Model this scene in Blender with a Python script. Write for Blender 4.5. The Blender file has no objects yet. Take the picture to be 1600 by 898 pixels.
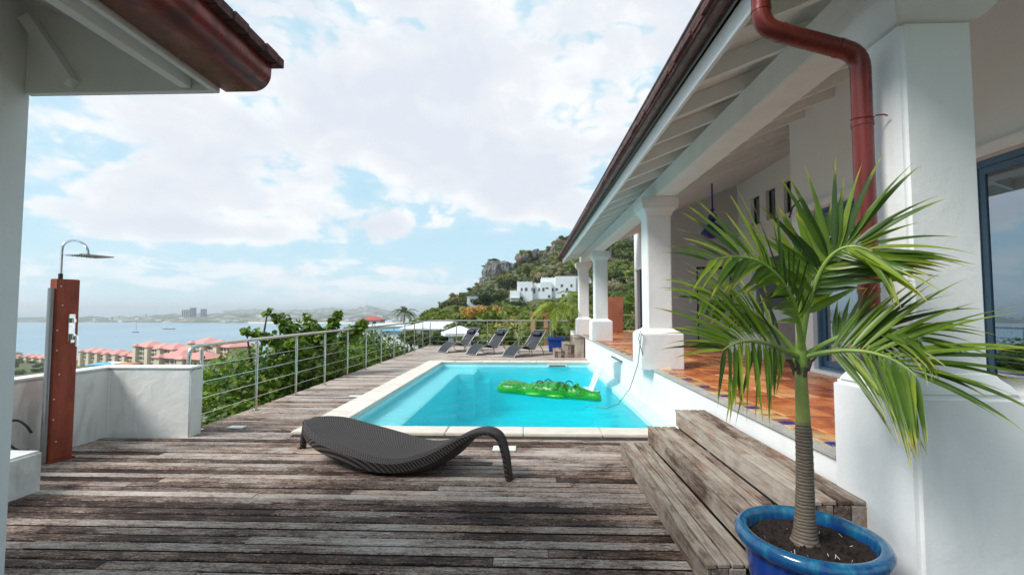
import bpy, bmesh, math, random
import numpy as np
from mathutils import Vector, Matrix, noise as mnoise
R = math.radians
rnd = random.Random(7)
scene = bpy.context.scene
col = scene.collection
H = 1.5

# ------------------------------------------------------------------ camera
YAW, PITCH, FPX = math.atan(24/720), R(2.82), 720.0
cam_d = bpy.data.cameras.new("camera"); cam = bpy.data.objects.new("camera", cam_d); col.objects.link(cam)
cam_d.sensor_width = 36; cam_d.lens = 36*FPX/1600; cam_d.clip_start = .05; cam_d.clip_end = 60000
cam.location = (0, 0, H); cam.rotation_euler = (R(90)+PITCH, 0, YAW)
scene.camera = cam

# ------------------------------------------------------------------ light and sky
SUN_EL, SUN_AZ = R(46), R(243)          # azimuth clockwise from +Y: behind-left of the camera
sun_dir = Vector((math.sin(SUN_AZ)*math.cos(SUN_EL), math.cos(SUN_AZ)*math.cos(SUN_EL), math.sin(SUN_EL)))
sl = bpy.data.lights.new("sun", 'SUN'); sl.energy = 1.5; sl.angle = R(20); sl.color = (1, .965, .91)
sun = bpy.data.objects.new("sun", sl); col.objects.link(sun)
sun.rotation_euler = sun_dir.to_track_quat('Z', 'Y').to_euler(); sun.location = (0, 0, 40)
scene.view_settings.view_transform = 'Standard'; scene.view_settings.look = 'None'
scene.view_settings.gamma = 1; scene.view_settings.exposure = 1.36

class NT:
    """small node-tree helper"""
    def __init__(s, tree): s.t = tree; s.n = tree.nodes; s.l = tree.links
    def node(s, typ, ins=None, **props):
        nd = s.n.new(typ)
        for k, v in props.items(): setattr(nd, k, v)
        for k, v in (ins or {}).items(): s.put(nd.inputs[k], v)
        return nd
    def put(s, sock, v):
        if isinstance(v, bpy.types.NodeSocket): s.l.new(v, sock)
        elif isinstance(v, (tuple, list)) and sock.type == 'RGBA' and len(v) == 3: sock.default_value = (*v, 1)
        else: sock.default_value = v
    def math(s, op, a, b=0.0, clamp=False):
        nd = s.node('ShaderNodeMath', operation=op, use_clamp=clamp); s.put(nd.inputs[0], a); s.put(nd.inputs[1], b); return nd.outputs[0]
    def vmath(s, op, a, b=(0, 0, 0)):
        nd = s.node('ShaderNodeVectorMath', operation=op); s.put(nd.inputs[0], a); s.put(nd.inputs[1], b)
        return nd.outputs['Value'] if op in ('DOT_PRODUCT', 'LENGTH', 'DISTANCE') else nd.outputs[0]
    def noise(s, vec, scale, detail=4, rough=.55, dist=0.0, out='Fac'):
        nd = s.node('ShaderNodeTexNoise', {'Scale': scale, 'Detail': detail, 'Roughness': rough, 'Distortion': dist})
        if vec is not None: s.l.new(vec, nd.inputs['Vector'])
        return nd.outputs[out]
    def ramp(s, fac, stops, interp='LINEAR'):
        nd = s.node('ShaderNodeValToRGB'); s.put(nd.inputs[0], fac); cr = nd.color_ramp; cr.interpolation = interp
        while len(cr.elements) < len(stops): cr.elements.new(.5)
        for e, (p, c) in zip(cr.elements, stops):
            e.position = p; e.color = (*c, 1) if isinstance(c, (tuple, list)) else (c, c, c, 1)
        return nd.outputs[0]
    def mix(s, fac, a, b, mode='MIX'):
        nd = s.node('ShaderNodeMix', data_type='RGBA', blend_type=mode)
        s.put(nd.inputs[0], fac); s.put(nd.inputs[6], a); s.put(nd.inputs[7], b); return nd.outputs[2]
    def mapr(s, v, a, b, c=0.0, d=1.0, smooth=False):
        nd = s.node('ShaderNodeMapRange', {'From Min': a, 'From Max': b, 'To Min': c, 'To Max': d})
        if smooth: nd.interpolation_type = 'SMOOTHSTEP'
        s.put(nd.inputs['Value'], v); return nd.outputs[0]
    def mapping(s, vec, scale=(1, 1, 1), rot=(0, 0, 0), loc=(0, 0, 0)):
        nd = s.node('ShaderNodeMapping', {'Scale': scale, 'Rotation': rot, 'Location': loc}); s.l.new(vec, nd.inputs[0]); return nd.outputs[0]

def build_world():
    w = bpy.data.worlds.new("World"); scene.world = w; w.use_nodes = True
    t = NT(w.node_tree); t.n.clear()
    d = t.node('ShaderNodeTexCoord').outputs['Generated']
    sk = t.node('ShaderNodeTexSky', sky_type='NISHITA', sun_disc=False, sun_elevation=SUN_EL, sun_rotation=SUN_AZ,
                altitude=50, air_density=1.0, dust_density=1.2, ozone_density=1.5)
    sep = t.node('ShaderNodeSeparateXYZ', {0: d}); X, Y, Z = sep.outputs
    zc = t.math('MAXIMUM', Z, 0.0)
    # clear sky between the clouds: the physical sky, lifted towards the milky cyan of the photograph
    sky = t.mix(1.0, sk.outputs[0], (.10, .115, .118), 'MULTIPLY')
    sky = t.mix(t.mapr(zc, 0.0, .9, .74, .80), sky, (.56, .82, .95))
    # cumulus banks: noise on the sphere of directions, flattened a little
    dd = t.node('ShaderNodeCombineXYZ', {0: X, 1: Y, 2: t.math('MULTIPLY', Z, 1.75)}).outputs[0]
    warp = t.noise(dd, 5.0, 3, .6, 0, 'Color')
    p2 = t.vmath('ADD', dd, t.vmath('MULTIPLY', t.vmath('SUBTRACT', warp, (.5, .5, .5)), (.12, .12, .12)))
    n1 = t.noise(p2, 3.4, 7, .58, .1)
    vor = t.node('ShaderNodeTexVoronoi', {'Scale': 13.0, 'Detail': 2.0, 'Roughness': .6}, feature='F1'); t.l.new(p2, vor.inputs['Vector'])
    puff = t.math('SUBTRACT', .5, vor.outputs['Distance'])
    # broad weather: where banks and openings lie
    def blob(az, el, wa, we, amp):
        a = R(az); e = R(el)
        c = Vector((math.sin(a)*math.cos(e), math.cos(a)*math.cos(e), math.sin(e)))
        right = Vector((math.cos(a), -math.sin(a), 0)); up = right.cross(c) * -1
        if up.z < 0: up = -up
        u = t.math('DIVIDE', t.vmath('DOT_PRODUCT', t.vmath('SUBTRACT', d, tuple(c)), tuple(right)), math.sin(R(wa)))
        v = t.math('DIVIDE', t.vmath('DOT_PRODUCT', t.vmath('SUBTRACT', d, tuple(c)), tuple(up)), math.sin(R(we)))
        r = t.math('ADD', t.math('MULTIPLY', u, u), t.math('MULTIPLY', v, v))
        front = t.math('GREATER_THAN', t.vmath('DOT_PRODUCT', d, tuple(c)), 0.0)
        return t.math('MULTIPLY', t.math('MULTIPLY', t.math('EXPONENT', t.math('MULTIPLY', r, -1.0)), amp), front)
    bias = None
    for b in ((-35, 14.5, 15, 7.5, .20), (-17, 23, 13, 7, .18), (-3, 15, 8, 6.5, .17), (-16.5, 10.2, 4.2, 1.9, .20), (-39, 8.2, 8, 1.6, .14), (12, 32, 40, 15, .20), (-30, 33, 22, 6, .10),
              (-29, 6.6, 20, 1.2, -.16), (-31, 21.2, 3.6, 1.8, -.20), (-45, 14.6, 4, 1.5, -.16), (-34, 9.9, 6, 1.1, -.16), (-20, 15.5, 3.2, 3.8, -.17), (-5, 7.6, 11, 2.2, -.20), (-8, 21, 3, 4, -.10), (-12, 31, 7, 2.5, -.06), (-26, 29, 6, 2, -.06)):
        v = blob(*b); bias = v if bias is None else t.math('ADD', bias, v)
    dens = t.math('ADD', t.math('ADD', t.math('ADD', n1, bias), t.math('MULTIPLY', puff, .14)), .012)
    mask = t.math('ADD', t.math('MULTIPLY', t.mapr(dens, .475, .565, 0, 1, True), .60), t.math('MULTIPLY', t.mapr(dens, .36, .66, 0, 1, True), .40))
    # low bank of distant cumulus just above the horizon
    az = t.math('ARCTAN2', X, Y)
    low = t.noise(t.node('ShaderNodeCombineXYZ', {0: t.math('MULTIPLY', az, 9.0), 1: t.math('MULTIPLY', Z, 34.0), 2: 3.1}).outputs[0], 1.0, 7, .6, .3)
    lowm = t.mapr(t.math('ADD', low, t.math('MULTIPLY', t.math('ABSOLUTE', t.math('SUBTRACT', Z, .055)), -3.2)), .42, .56, 0, .8, True)
    # inner modelling of the clouds: bright heads, greyer hollows (density, seen from below)
    sh = t.math('SUBTRACT', t.noise(t.vmath('ADD', p2, (.02, .03, -.10)), 6.0, 5, .55, .2), t.math('MULTIPLY', puff, .22))
    ccol = t.ramp(t.math('ADD', t.math('MULTIPLY', sh, .75), t.math('MULTIPLY', t.mapr(dens, .5, .8), .35)),
                  [(.34, (.96, .95, .935)), (.47, (.885, .895, .915)), (.58, (.775, .80, .85)), (.76, (.70, .74, .82))])
    c = t.mix(mask, sky, ccol)
    c = t.mix(t.math('MULTIPLY', lowm, t.math('SUBTRACT', 1.0, mask)), c, (.92, .92, .94))
    # milky air at the horizon
    hz = t.math('EXPONENT', t.math('MULTIPLY', t.math('ABSOLUTE', Z), -16.0))
    c = t.mix(t.math('MULTIPLY', hz, .62), c, (.74, .88, .97))
    # below the horizon the air over the sea goes on
    c = t.mix(t.mapr(Z, -.02, 0, 1, 0), c, (.50, .64, .72))
    bg = t.node('ShaderNodeBackground', {'Color': c, 'Strength': .44})
    out = t.node('ShaderNodeOutputWorld', {'Surface': bg.outputs[0]})
build_world()

# ------------------------------------------------------------------ pixel geometry of the lens (for placing things at a known depth)
def ray(x, y):
    r = (x-800)/FPX; u = -(y-449)/FPX
    cp, sp = math.cos(PITCH), math.sin(PITCH)
    F2 = cp-u*sp; U2 = sp+u*cp
    cy, sy = math.cos(YAW), math.sin(YAW)
    return Vector((r*cy-F2*sy, r*sy+F2*cy, U2))
def at(x, y, Y):
    d = ray(x, y); return Vector((0, 0, H)) + d*(Y/d.y)

# ------------------------------------------------------------------ materials
MATS = {}
def mat(name):
    m = bpy.data.materials.new(name); m.use_nodes = True
    t = NT(m.node_tree); b = t.n['Principled BSDF']; MATS[name] = m
    return m, t, b
def pos(t): return t.node('ShaderNodeNewGeometry').outputs['Position']
def bump(t, b, h, strength=.3, dist=.01):
    nd = t.node('ShaderNodeBump', {'Strength': strength, 'Distance': dist, 'Height': h}); t.l.new(nd.outputs[0], b.inputs['Normal'])
def simple(name, c, rough=.6, var=.12, scale=6, metal=0.0, bs=.15, bd=.003, bscale=60, spec=.5, obj_rand=0.0, coat=0.0):
    m, t, b = mat(name); p = pos(t)
    f = t.mapr(t.noise(p, scale, 5, .6), .25, .75, 1-var, 1+var)
    cc = t.mix(1.0, c, t.node('ShaderNodeCombineXYZ', {0: f, 1: f, 2: f}).outputs[0], 'MULTIPLY')
    if obj_rand:
        r = t.mapr(t.node('ShaderNodeObjectInfo').outputs['Random'], 0, 1, 1-obj_rand, 1+obj_rand)
        cc = t.mix(1.0, cc, t.node('ShaderNodeCombineXYZ', {0: r, 1: r, 2: r}).outputs[0], 'MULTIPLY')
    t.put(b.inputs['Base Color'], cc); t.put(b.inputs['Roughness'], t.mapr(t.noise(p, scale*4, 3), .3, .7, max(rough-.08, .02), min(rough+.08, 1)))
    b.inputs['Metallic'].default_value = metal; b.inputs['Specular IOR Level'].default_value = spec
    b.inputs['Coat Weight'].default_value = coat
    bump(t, b, t.noise(p, bscale, 4, .6), bs, bd)
    return m
def mk_stucco(name, c, stain=(.45, .45, .44), amt=.35, relief=.6):
    m, t, b = mat(name); p = pos(t)
    n = t.noise(t.mapping(p, (1, 1, .55)), 1.7, 7, .62, .6)
    streak = t.noise(t.mapping(p, (7, 7, .5)), 1.0, 4, .6)
    f = t.math('MULTIPLY', t.mapr(n, .5, .74, 0, 1, True), amt)
    f = t.math('ADD', f, t.math('MULTIPLY', t.mapr(streak, .58, .75), amt*.3), True)
    t.put(b.inputs['Base Color'], t.mix(f, c, stain)); b.inputs['Roughness'].default_value = .82
    b.inputs['Specular IOR Level'].default_value = .3
    h = t.math('ADD', t.math('MULTIPLY', t.noise(p, 4.2, 3, .5, .3), 1.3), t.math('MULTIPLY', t.noise(p, 55, 5, .65), .22))
    bump(t, b, h, relief, .012)
    return m
mk_stucco('white_render', (.84, .84, .835), (.58, .59, .59), .36, .55)
mk_stucco('weathered_render', (.78, .77, .74), (.36, .35, .32), .75, 1.0)
mk_stucco('shaded_render', (.85, .87, .87), (.72, .74, .74), .2, .3)
simple('white_paint', (.86, .87, .86), .45, .05, 4, bs=.08)
simple('rafter_paint', (.86, .87, .86), .55, .06, 4, bs=.08)
simple('ceiling_paint', (.74, .74, .73), .7, .06, 3, bs=.08)
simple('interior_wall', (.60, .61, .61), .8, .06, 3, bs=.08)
simple('villa_white', (.78, .80, .82), .8, .06, .5, bs=.05)
simple('far_pale', (.62, .62, .62), .9, .1, .02, bs=0, obj_rand=.12)
simple('stainless', (.62, .60, .56), .22, .08, 9, 1.0, .04)
simple('chrome', (.80, .80, .84), .08, .04, 9, 1.0, .02)
simple('black_metal', (.03, .03, .035), .4, .1, 9, 0, .05)
simple('steel_tube', (.34, .33, .33), .35, .08, 9, .8, .03)
simple('black_rubber', (.018, .018, .02), .5, .1, 9)
simple('blue_metal', (.075, .16, .25), .35, .1, 6, 0, .06)
simple('lamp_blue', (.02, .03, .22), .4, .2, 12, .2, .06)
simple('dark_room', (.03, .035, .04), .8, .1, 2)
simple('cloth_white', (.62, .60, .60), .9, .12, 3, 0, .5, .02, 12)
simple('curtain', (.40, .50, .58), .9, .06, 3)
simple('skimmer_grey', (.10, .13, .13), .5)
simple('white_plastic', (.76, .74, .68), .4, .06, 6)
simple('terracotta_wall', (.42, .15, .085), .75, .2, 3, bs=.4)
simple('orange_wall', (.55, .26, .15), .8, .15, 1)
simple('roof_white', (.78, .80, .83), .6, .06, .8)
simple('roof_coral', (.66, .29, .25), .8, .12, .08, obj_rand=.08)
simple('roof_red', (.50, .10, .08), .8, .15, .3)
simple('roof_blue', (.16, .42, .60), .7, .15, .3)
simple('roof_orange', (.60, .22, .10), .8, .15, .3)
simple('resort_wall', (.66, .54, .38), .9, .08, .1, obj_rand=.08)
simple('resort_pale', (.66, .56, .42), .9, .08, .1)
simple('opening_dark', (.10, .10, .11), .7, .2, .3)
simple('tile_grout', (.50, .30, .17), .9, .15, 5)
simple('stone_coping', (.72, .64, .56), .7, .12, 5, bs=.3, obj_rand=.05)
simple('terrace_lip', (.42, .40, .36), .85, .22, 9, bs=.5)
simple('ground_slab', (.035, .03, .028), .9)
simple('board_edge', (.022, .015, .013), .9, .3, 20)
simple('hull_white', (.7, .72, .75), .5)
simple('hull_dark', (.10, .14, .18), .6)
simple('tower_pale', (.42, .44, .46), .9, .08, .01)
simple('tower_dark', (.20, .24, .28), .9, .08, .01)

def mk_wood():
    m, t, b = mat('weathered_deck'); p = pos(t)
    rw = t.node('ShaderNodeObjectInfo').outputs['Random']
    sep = t.node('ShaderNodeSeparateXYZ', {0: p})
    row = t.math('FLOOR', t.math('DIVIDE', sep.outputs[1], .103))
    off = t.node('ShaderNodeCombineXYZ', {0: t.math('MULTIPLY', row, 1.73), 1: t.math('MULTIPLY', row, .31), 2: t.math('MULTIPLY', rw, 9.)}).outputs[0]
    q = t.vmath('ADD', p, off)
    grain = t.noise(t.mapping(q, (5.5, 70, 10)), 1.0, 8, .72, 1.2)       # long fibres
    flake = t.noise(t.mapping(q, (26, 75, 10)), 1.0, 7, .75, 1.6)        # short dark flecks and checks
    pitch = t.noise(t.mapping(p, (1.0, 1.9, 1)), .85, 6, .66, .5)        # damp, dark zones over many boards
    plank = t.noise(t.mapping(q, (1.2, .01, 1)), .9, 3, .6)              # tone along each board
    v = t.math('ADD', t.math('MULTIPLY', grain, .62), t.math('MULTIPLY', flake, .74))
    v = t.math('ADD', v, t.math('MULTIPLY', t.math('SUBTRACT', pitch, .5), .36))
    v = t.math('ADD', v, t.math('MULTIPLY', t.math('SUBTRACT', plank, .5), .40))
    v = t.math('ADD', v, t.math('MULTIPLY', t.math('SUBTRACT', rw, .5), .21))
    far = t.mapr(sep.outputs[1], 4.0, 10.0, -.06, .055)                   # board tone gets paler towards the far end
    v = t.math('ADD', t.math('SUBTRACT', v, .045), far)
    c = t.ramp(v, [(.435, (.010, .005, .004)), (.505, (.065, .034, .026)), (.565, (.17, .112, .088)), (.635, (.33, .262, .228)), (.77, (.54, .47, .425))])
    tan = t.mapr(t.noise(t.mapping(q, (.9, 3, 1)), .8, 4), .52, .68, 0, .55)
    c = t.mix(tan, c, t.mix(1.0, c, (1.25, 1.0, .74), 'MULTIPLY'))
    c = t.mix(t.mapr(t.noise(p, 1.7, 3), .68, .76, 0, .55), c, (.30, .10, .045))
    t.put(b.inputs['Base Color'], c); t.put(b.inputs['Roughness'], t.mapr(v, .4, .8, .55, .85)); b.inputs['Specular IOR Level'].default_value = .18
    h = t.math('ADD', t.math('MULTIPLY', grain, .7), t.math('MULTIPLY', flake, .5))
    bump(t, b, h, .8, .006)
    m, t, b = mat('step_wood'); p = pos(t)
    rw = t.node('ShaderNodeObjectInfo').outputs['Random']
    q = t.vmath('ADD', p, t.node('ShaderNodeCombineXYZ', {0: t.math('MULTIPLY', rw, 7.), 1: t.math('MULTIPLY', rw, 13.), 2: t.math('MULTIPLY', rw, 3.)}).outputs[0])
    grain = t.noise(t.mapping(q, (50, 2.6, 50)), 1.0, 9, .72, .8)
    flake = t.noise(t.mapping(q, (60, 5, 60)), 1.0, 8, .76, 1.4)
    zone = t.noise(q, 2.2, 6, .65, .5)
    v = t.math('ADD', t.math('MULTIPLY', grain, .5), t.math('MULTIPLY', flake, .45))
    v = t.math('ADD', v, t.math('MULTIPLY', t.math('SUBTRACT', zone, .5), .55))
    v = t.math('ADD', v, t.math('MULTIPLY', t.math('SUBTRACT', rw, .5), .20))
    c = t.ramp(v, [(.33, (.04, .022, .016)), (.41, (.15, .10, .075)), (.48, (.28, .22, .175)), (.62, (.46, .395, .335))])
    c = t.mix(t.mapr(t.noise(q, 2.4, 3), .60, .74, 0, .8), c, (.33, .13, .055))
    t.put(b.inputs['Base Color'], c); b.inputs['Roughness'].default_value = .75; b.inputs['Specular IOR Level'].default_value = .3
    bump(t, b, t.math('ADD', grain, flake), .7, .004)
mk_wood()

def mk_misc():
    # copper-red painted metal
    for name, c1, c2, ro in (('copper_paint', (.24, .036, .029), (.09, .019, .016), .27), ('gutter_old', (.17, .062, .045), (.055, .026, .024), .34),
                             ('shower_red', (.36, .070, .033), (.20, .040, .022), .5)):
        m, t, b = mat(name); p = pos(t)
        f = t.noise(t.mapping(p, (5, 5, 1.2)), 2, 6, .65, .4)
        t.put(b.inputs['Base Color'], t.mix(t.mapr(f, .35, .7), c1, c2)); t.put(b.inputs['Roughness'], t.mapr(f, .3, .7, ro-.06, ro+.14))
        b.inputs['Metallic'].default_value = .25
        bump(t, b, t.noise(p, 40, 4), .12, .003)
    # roof shingles (edge seen from below)
    m, t, b = mat('roof_shingle'); p = pos(t)
    t.put(b.inputs['Base Color'], t.ramp(t.noise(p, 24, 5, .7), [(.35, (.045, .018, .02)), (.65, (.17, .065, .06))])); b.inputs['Roughness'].default_value = .85
    bump(t, b, t.noise(p, 50, 4), .6, .01)
    # terracotta tile
    m, t, b = mat('terracotta_tile'); p = pos(t)
    rw = t.node('ShaderNodeObjectInfo').outputs['Random']
    f = t.noise(p, 2.6, 6, .6, .8)
    c = t.ramp(t.math('ADD', f, t.math('MULTIPLY', t.math('SUBTRACT', rw, .5), .42)), [(.28, (.30, .065, .02)), (.48, (.58, .16, .04)), (.62, (.70, .27, .085)), (.8, (.78, .42, .19))])
    t.put(b.inputs['Base Color'], c); t.put(b.inputs['Roughness'], t.mapr(t.noise(p, 5, 4), .3, .7, .16, .42)); b.inputs['Specular IOR Level'].default_value = .6
    bump(t, b, t.noise(p, 9, 3), .12, .01)
    m, t, b = mat('border_tile'); p = pos(t); rw = t.node('ShaderNodeObjectInfo').outputs['Random']
    c = t.ramp(t.math('ADD', t.noise(p, 9, 4), t.math('MULTIPLY', t.math('SUBTRACT', rw, .5), .5)), [(.3, (.30, .12, .045)), (.6, (.60, .36, .16)), (.8, (.68, .50, .28))])
    t.put(b.inputs['Base Color'], c); b.inputs['Roughness'].default_value = .4
    simple('blue_tile', (.025, .03, .25), .2, .2, 12, bs=.05)
    # glazed pot: teal rim running into cobalt, by drip noise (the glaze itself)
    m, t, b = mat('pot_glaze'); p = pos(t)
    z = t.node('ShaderNodeSeparateXYZ', {0: t.node('ShaderNodeTexCoord').outputs['Object']}).outputs[2]
    n = t.noise(t.mapping(p, (14, 14, 4)), 1.0, 6, .65, .8)
    f = t.mapr(t.math('ADD', z, t.math('MULTIPLY', t.math('SUBTRACT', n, .5), .14)), .36, .45, 0, 1, True)
    c = t.mix(f, (.012, .055, .30), t.ramp(n, [(.35, (.005, .05, .16)), (.58, (.010, .13, .25)), (.80, (.04, .34, .40))]))
    t.put(b.inputs['Base Color'], c); b.inputs['Roughness'].default_value = .16; b.inputs['Coat Weight'].default_value = .35; b.inputs['Coat Roughness'].default_value = .08
    bump(t, b, t.noise(p, 16, 4), .25, .006)
    simple('pot_blue_small', (.02, .075, .36), .3, .2, 12)
    m, t, b = mat('soil'); p = pos(t)
    t.put(b.inputs['Base Color'], t.ramp(t.noise(p, 60, 6, .7), [(.35, (.010, .006, .005)), (.6, (.04, .020, .014)), (.78, (.11, .06, .04))])); b.inputs['Roughness'].default_value = .95
    bump(t, b, t.noise(p, 45, 6, .7), 1.0, .03)
    # palm
    m, t, b = mat('palm_leaflet'); p = pos(t)
    at_ = t.node('ShaderNodeAttribute', attribute_name='along'); a = at_.outputs['Fac']
    rw = t.node('ShaderNodeObjectInfo').outputs['Random']
    base = t.ramp(t.math('ADD', t.math('MULTIPLY', rw, .7), t.math('MULTIPLY', t.noise(p, 7, 3), .35)),
                  [(.15, (.018, .045, .008)), (.40, (.048, .100, .012)), (.66, (.11, .19, .018)), (.92, (.26, .33, .03))])
    tip = t.math('ADD', a, t.math('MULTIPLY', t.math('SUBTRACT', t.noise(p, 15, 4), .5), .5))
    c = t.mix(t.mapr(tip, .72, .98, 0, .85), base, (.40, .38, .05))
    c = t.mix(t.mapr(tip, .95, 1.06, 0, 1), c, (.26, .12, .045))
    t.put(b.inputs['Base Color'], c); b.inputs['Roughness'].default_value = .38; b.inputs['Specular IOR Level'].default_value = .5
    tr = t.node('ShaderNodeBsdfTranslucent', {'Color': t.mix(1.0, c, (1.9, 2.0, .8), 'MULTIPLY')})
    mx = t.node('ShaderNodeMixShader', {0: .28}); t.l.new(b.outputs[0], mx.inputs[1]); t.l.new(tr.outputs[0], mx.inputs[2])
    t.l.new(mx.outputs[0], t.n['Material Output'].inputs['Surface'])
    simple('palm_rachis', (.20, .30, .05), .45, .25, 14, bs=.1)
    m, t, b = mat('palm_trunk'); tc = t.node('ShaderNodeTexCoord').outputs['Object']
    z = t.node('ShaderNodeSeparateXYZ', {0: tc}).outputs[2]
    n = t.noise(tc, 14, 5)
    ring = t.math('SINE', t.math('ADD', t.math('MULTIPLY', z, 430.), t.math('MULTIPLY', n, 9.)))
    bark = t.mix(t.mapr(ring, -1., -.3), (.05, .033, .026), t.mix(t.noise(tc, 26, 5, .7), (.09, .062, .045), (.27, .21, .155)))
    green = t.mix(t.mapr(n, .3, .7), (.22, .27, .06), (.33, .36, .10))
    t.put(b.inputs['Base Color'], t.mix(t.mapr(t.math('ADD', z, t.math('MULTIPLY', n, .02)), .555, .575), bark, green)); b.inputs['Roughness'].default_value = .6
    bump(t, b, t.math('MULTIPLY', ring, t.math('LESS_THAN', z, .56)), .25, .003)
    # woven resin
    m, t, b = mat('woven_resin'); uv = t.node('ShaderNodeTexCoord').outputs['UV']
    s = t.node('ShaderNodeSeparateXYZ', {0: t.mapping(uv, (1, 1, 1), (0, 0, R(35)))})
    a_ = t.math('SINE', t.math('MULTIPLY', s.outputs[0], 180.)); c_ = t.math('SINE', t.math('MULTIPLY', s.outputs[1], 330.))
    wv = t.math('MULTIPLY', a_, c_)
    c = t.ramp(t.mapr(wv, -1, 1), [(.25, (.004, .004, .004)), (.55, (.035, .027, .025)), (.9, (.16, .13, .12))])
    t.put(b.inputs['Base Color'], c); b.inputs['Roughness'].default_value = .62; b.inputs['Specular IOR Level'].default_value = .3
    bump(t, b, wv, .8, .004)
    m, t, b = mat('mesh_sling'); uv = pos(t)
    wv = t.math('MULTIPLY', t.math('SINE', t.math('MULTIPLY', t.node('ShaderNodeSeparateXYZ', {0: uv}).outputs[0], 500.)), t.math('SINE', t.math('MULTIPLY', t.node('ShaderNodeSeparateXYZ', {0: uv}).outputs[1], 500.)))
    t.put(b.inputs['Base Color'], t.mix(t.mapr(wv, -1, 1), (.008, .009, .012), (.032, .034, .046))); b.inputs['Roughness'].default_value = .5
    # inflatable
    m, t, b = mat('green_vinyl'); p = t.node('ShaderNodeTexCoord').outputs['Object']
    vor = t.node('ShaderNodeTexVoronoi', {'Scale': 20.0}, feature='F1'); t.l.new(t.mapping(p, (1, 1.3, 1)), vor.inputs['Vector'])
    f = t.mapr(vor.outputs['Distance'], .32, .62)
    zz = t.node('ShaderNodeSeparateXYZ', {0: p}).outputs[2]
    f = t.math('MULTIPLY', f, t.mapr(zz, -.03, .05))
    t.put(b.inputs['Base Color'], t.mix(f, (.016, .37, .022), (.004, .12, .008))); b.inputs['Roughness'].default_value = .38
    b.inputs['Coat Weight'].default_value = .15; b.inputs['Coat Roughness'].default_value = .08
    bump(t, b, t.math('MULTIPLY', vor.outputs['Distance'], -1.), .4, .012)
    # pool liner
    m, t, b = mat('pool_liner'); p = pos(t)
    f = t.noise(p, 3, 4)
    t.put(b.inputs['Base Color'], t.mix(f, (.46, .90, .95), (.56, .93, .97))); b.inputs['Roughness'].default_value = .5
    # glass pane: reflective sheet you can look through
    m, t, b = mat('window_glass'); t.n.remove(b)
    fr = t.node('ShaderNodeFresnel', {'IOR': 1.55})
    gl = t.node('ShaderNodeBsdfGlossy', {'Roughness': .015, 'Color': (.78, .90, 1.0)}); tr = t.node('ShaderNodeBsdfTransparent', {'Color': (.45, .5, .55)})
    mx = t.node('ShaderNodeMixShader', {0: t.math('ADD', t.math('MULTIPLY', fr.outputs[0], 1.0), .34, True)}); t.l.new(tr.outputs[0], mx.inputs[1]); t.l.new(gl.outputs[0], mx.inputs[2])
    t.l.new(mx.outputs[0], t.n['Material Output'].inputs['Surface'])
    # pool water: fresnel reflection over clear water that absorbs red
    m, t, b = mat('pool_water'); t.n.remove(b); p = pos(t)
    h = t.math('ADD', t.noise(t.mapping(p, (1.2, 2.4, 1)), 3.2, 6, .62, 1.4), t.math('MULTIPLY', t.noise(p, 11, 4, .6, 1.0), .35))
    bp = t.node('ShaderNodeBump', {'Strength': .9, 'Distance': .17, 'Height': h})
    fr = t.node('ShaderNodeFresnel', {'IOR': 1.33}); t.l.new(bp.outputs[0], fr.inputs['Normal'])
    gl = t.node('ShaderNodeBsdfGlossy', {'Roughness': .05, 'Color': (.80, .95, 1)}); t.l.new(bp.outputs[0], gl.inputs['Normal'])
    tr = t.node('ShaderNodeBsdfTransparent', {'Color': (.93, 1, 1)})
    rf = t.node('ShaderNodeBsdfRefraction', {'IOR': 1.25, 'Roughness': .02, 'Color': (.95, 1, 1)}); t.l.new(bp.outputs[0], rf.inputs['Normal'])
    m0 = t.node('ShaderNodeMixShader', {0: .30}); t.l.new(tr.outputs[0], m0.inputs[1]); t.l.new(rf.outputs[0], m0.inputs[2])
    mx = t.node('ShaderNodeMixShader', {0: t.math('MULTIPLY', fr.outputs[0], .72)}); t.l.new(m0.outputs[0], mx.inputs[1]); t.l.new(gl.outputs[0], mx.inputs[2])
    t.l.new(mx.outputs[0], t.n['Material Output'].inputs['Surface'])
    ab = t.node('ShaderNodeVolumeAbsorption', {'Color': (.0, .978, .994), 'Density': .85})
    t.l.new(ab.outputs[0], t.n['Material Output'].inputs['Volume'])
    # falling water
    m, t, b = mat('falling_water'); t.n.remove(b); p = pos(t)
    n = t.noise(t.node('ShaderNodeTexCoord').outputs['UV'], 1.0, 2)
    uvn = t.noise(t.mapping(t.node('ShaderNodeTexCoord').outputs['UV'], (26, 2.0, 1)), 1.0, 5, .6)
    gl = t.node('ShaderNodeBsdfPrincipled', {'Base Color': (.86, .95, 1, 1), 'Roughness': .12})
    tr = t.node('ShaderNodeBsdfTransparent', {'Color': (.92, .98, 1)})
    mx = t.node('ShaderNodeMixShader', {0: t.mapr(uvn, .34, .58, .35, .97)}); t.l.new(tr.outputs[0], mx.inputs[1]); t.l.new(gl.outputs[0], mx.inputs[2])
    t.l.new(mx.outputs[0], t.n['Material Output'].inputs['Surface'])
    # sea
    m, t, b = mat('sea_water'); p = pos(t)
    n = t.noise(t.mapping(p, (.004, .0012, 1)), 1.0, 5)
    t.put(b.inputs['Base Color'], t.mix(t.mapr(n, .3, .7), (.20, .31, .39), (.28, .40, .47))); b.inputs['Roughness'].default_value = .45
    b.inputs['Specular IOR Level'].default_value = .5
    bump(t, b, t.noise(t.mapping(p, (.25, .25, .25)), 1.0, 5, .7), .35, 1.0)
    # hillside earth
    m, t, b = mat('scrub_ground'); p = pos(t)
    n = t.noise(p, .05, 7, .65, .5); n2 = t.noise(p, .6, 6, .7)
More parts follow.
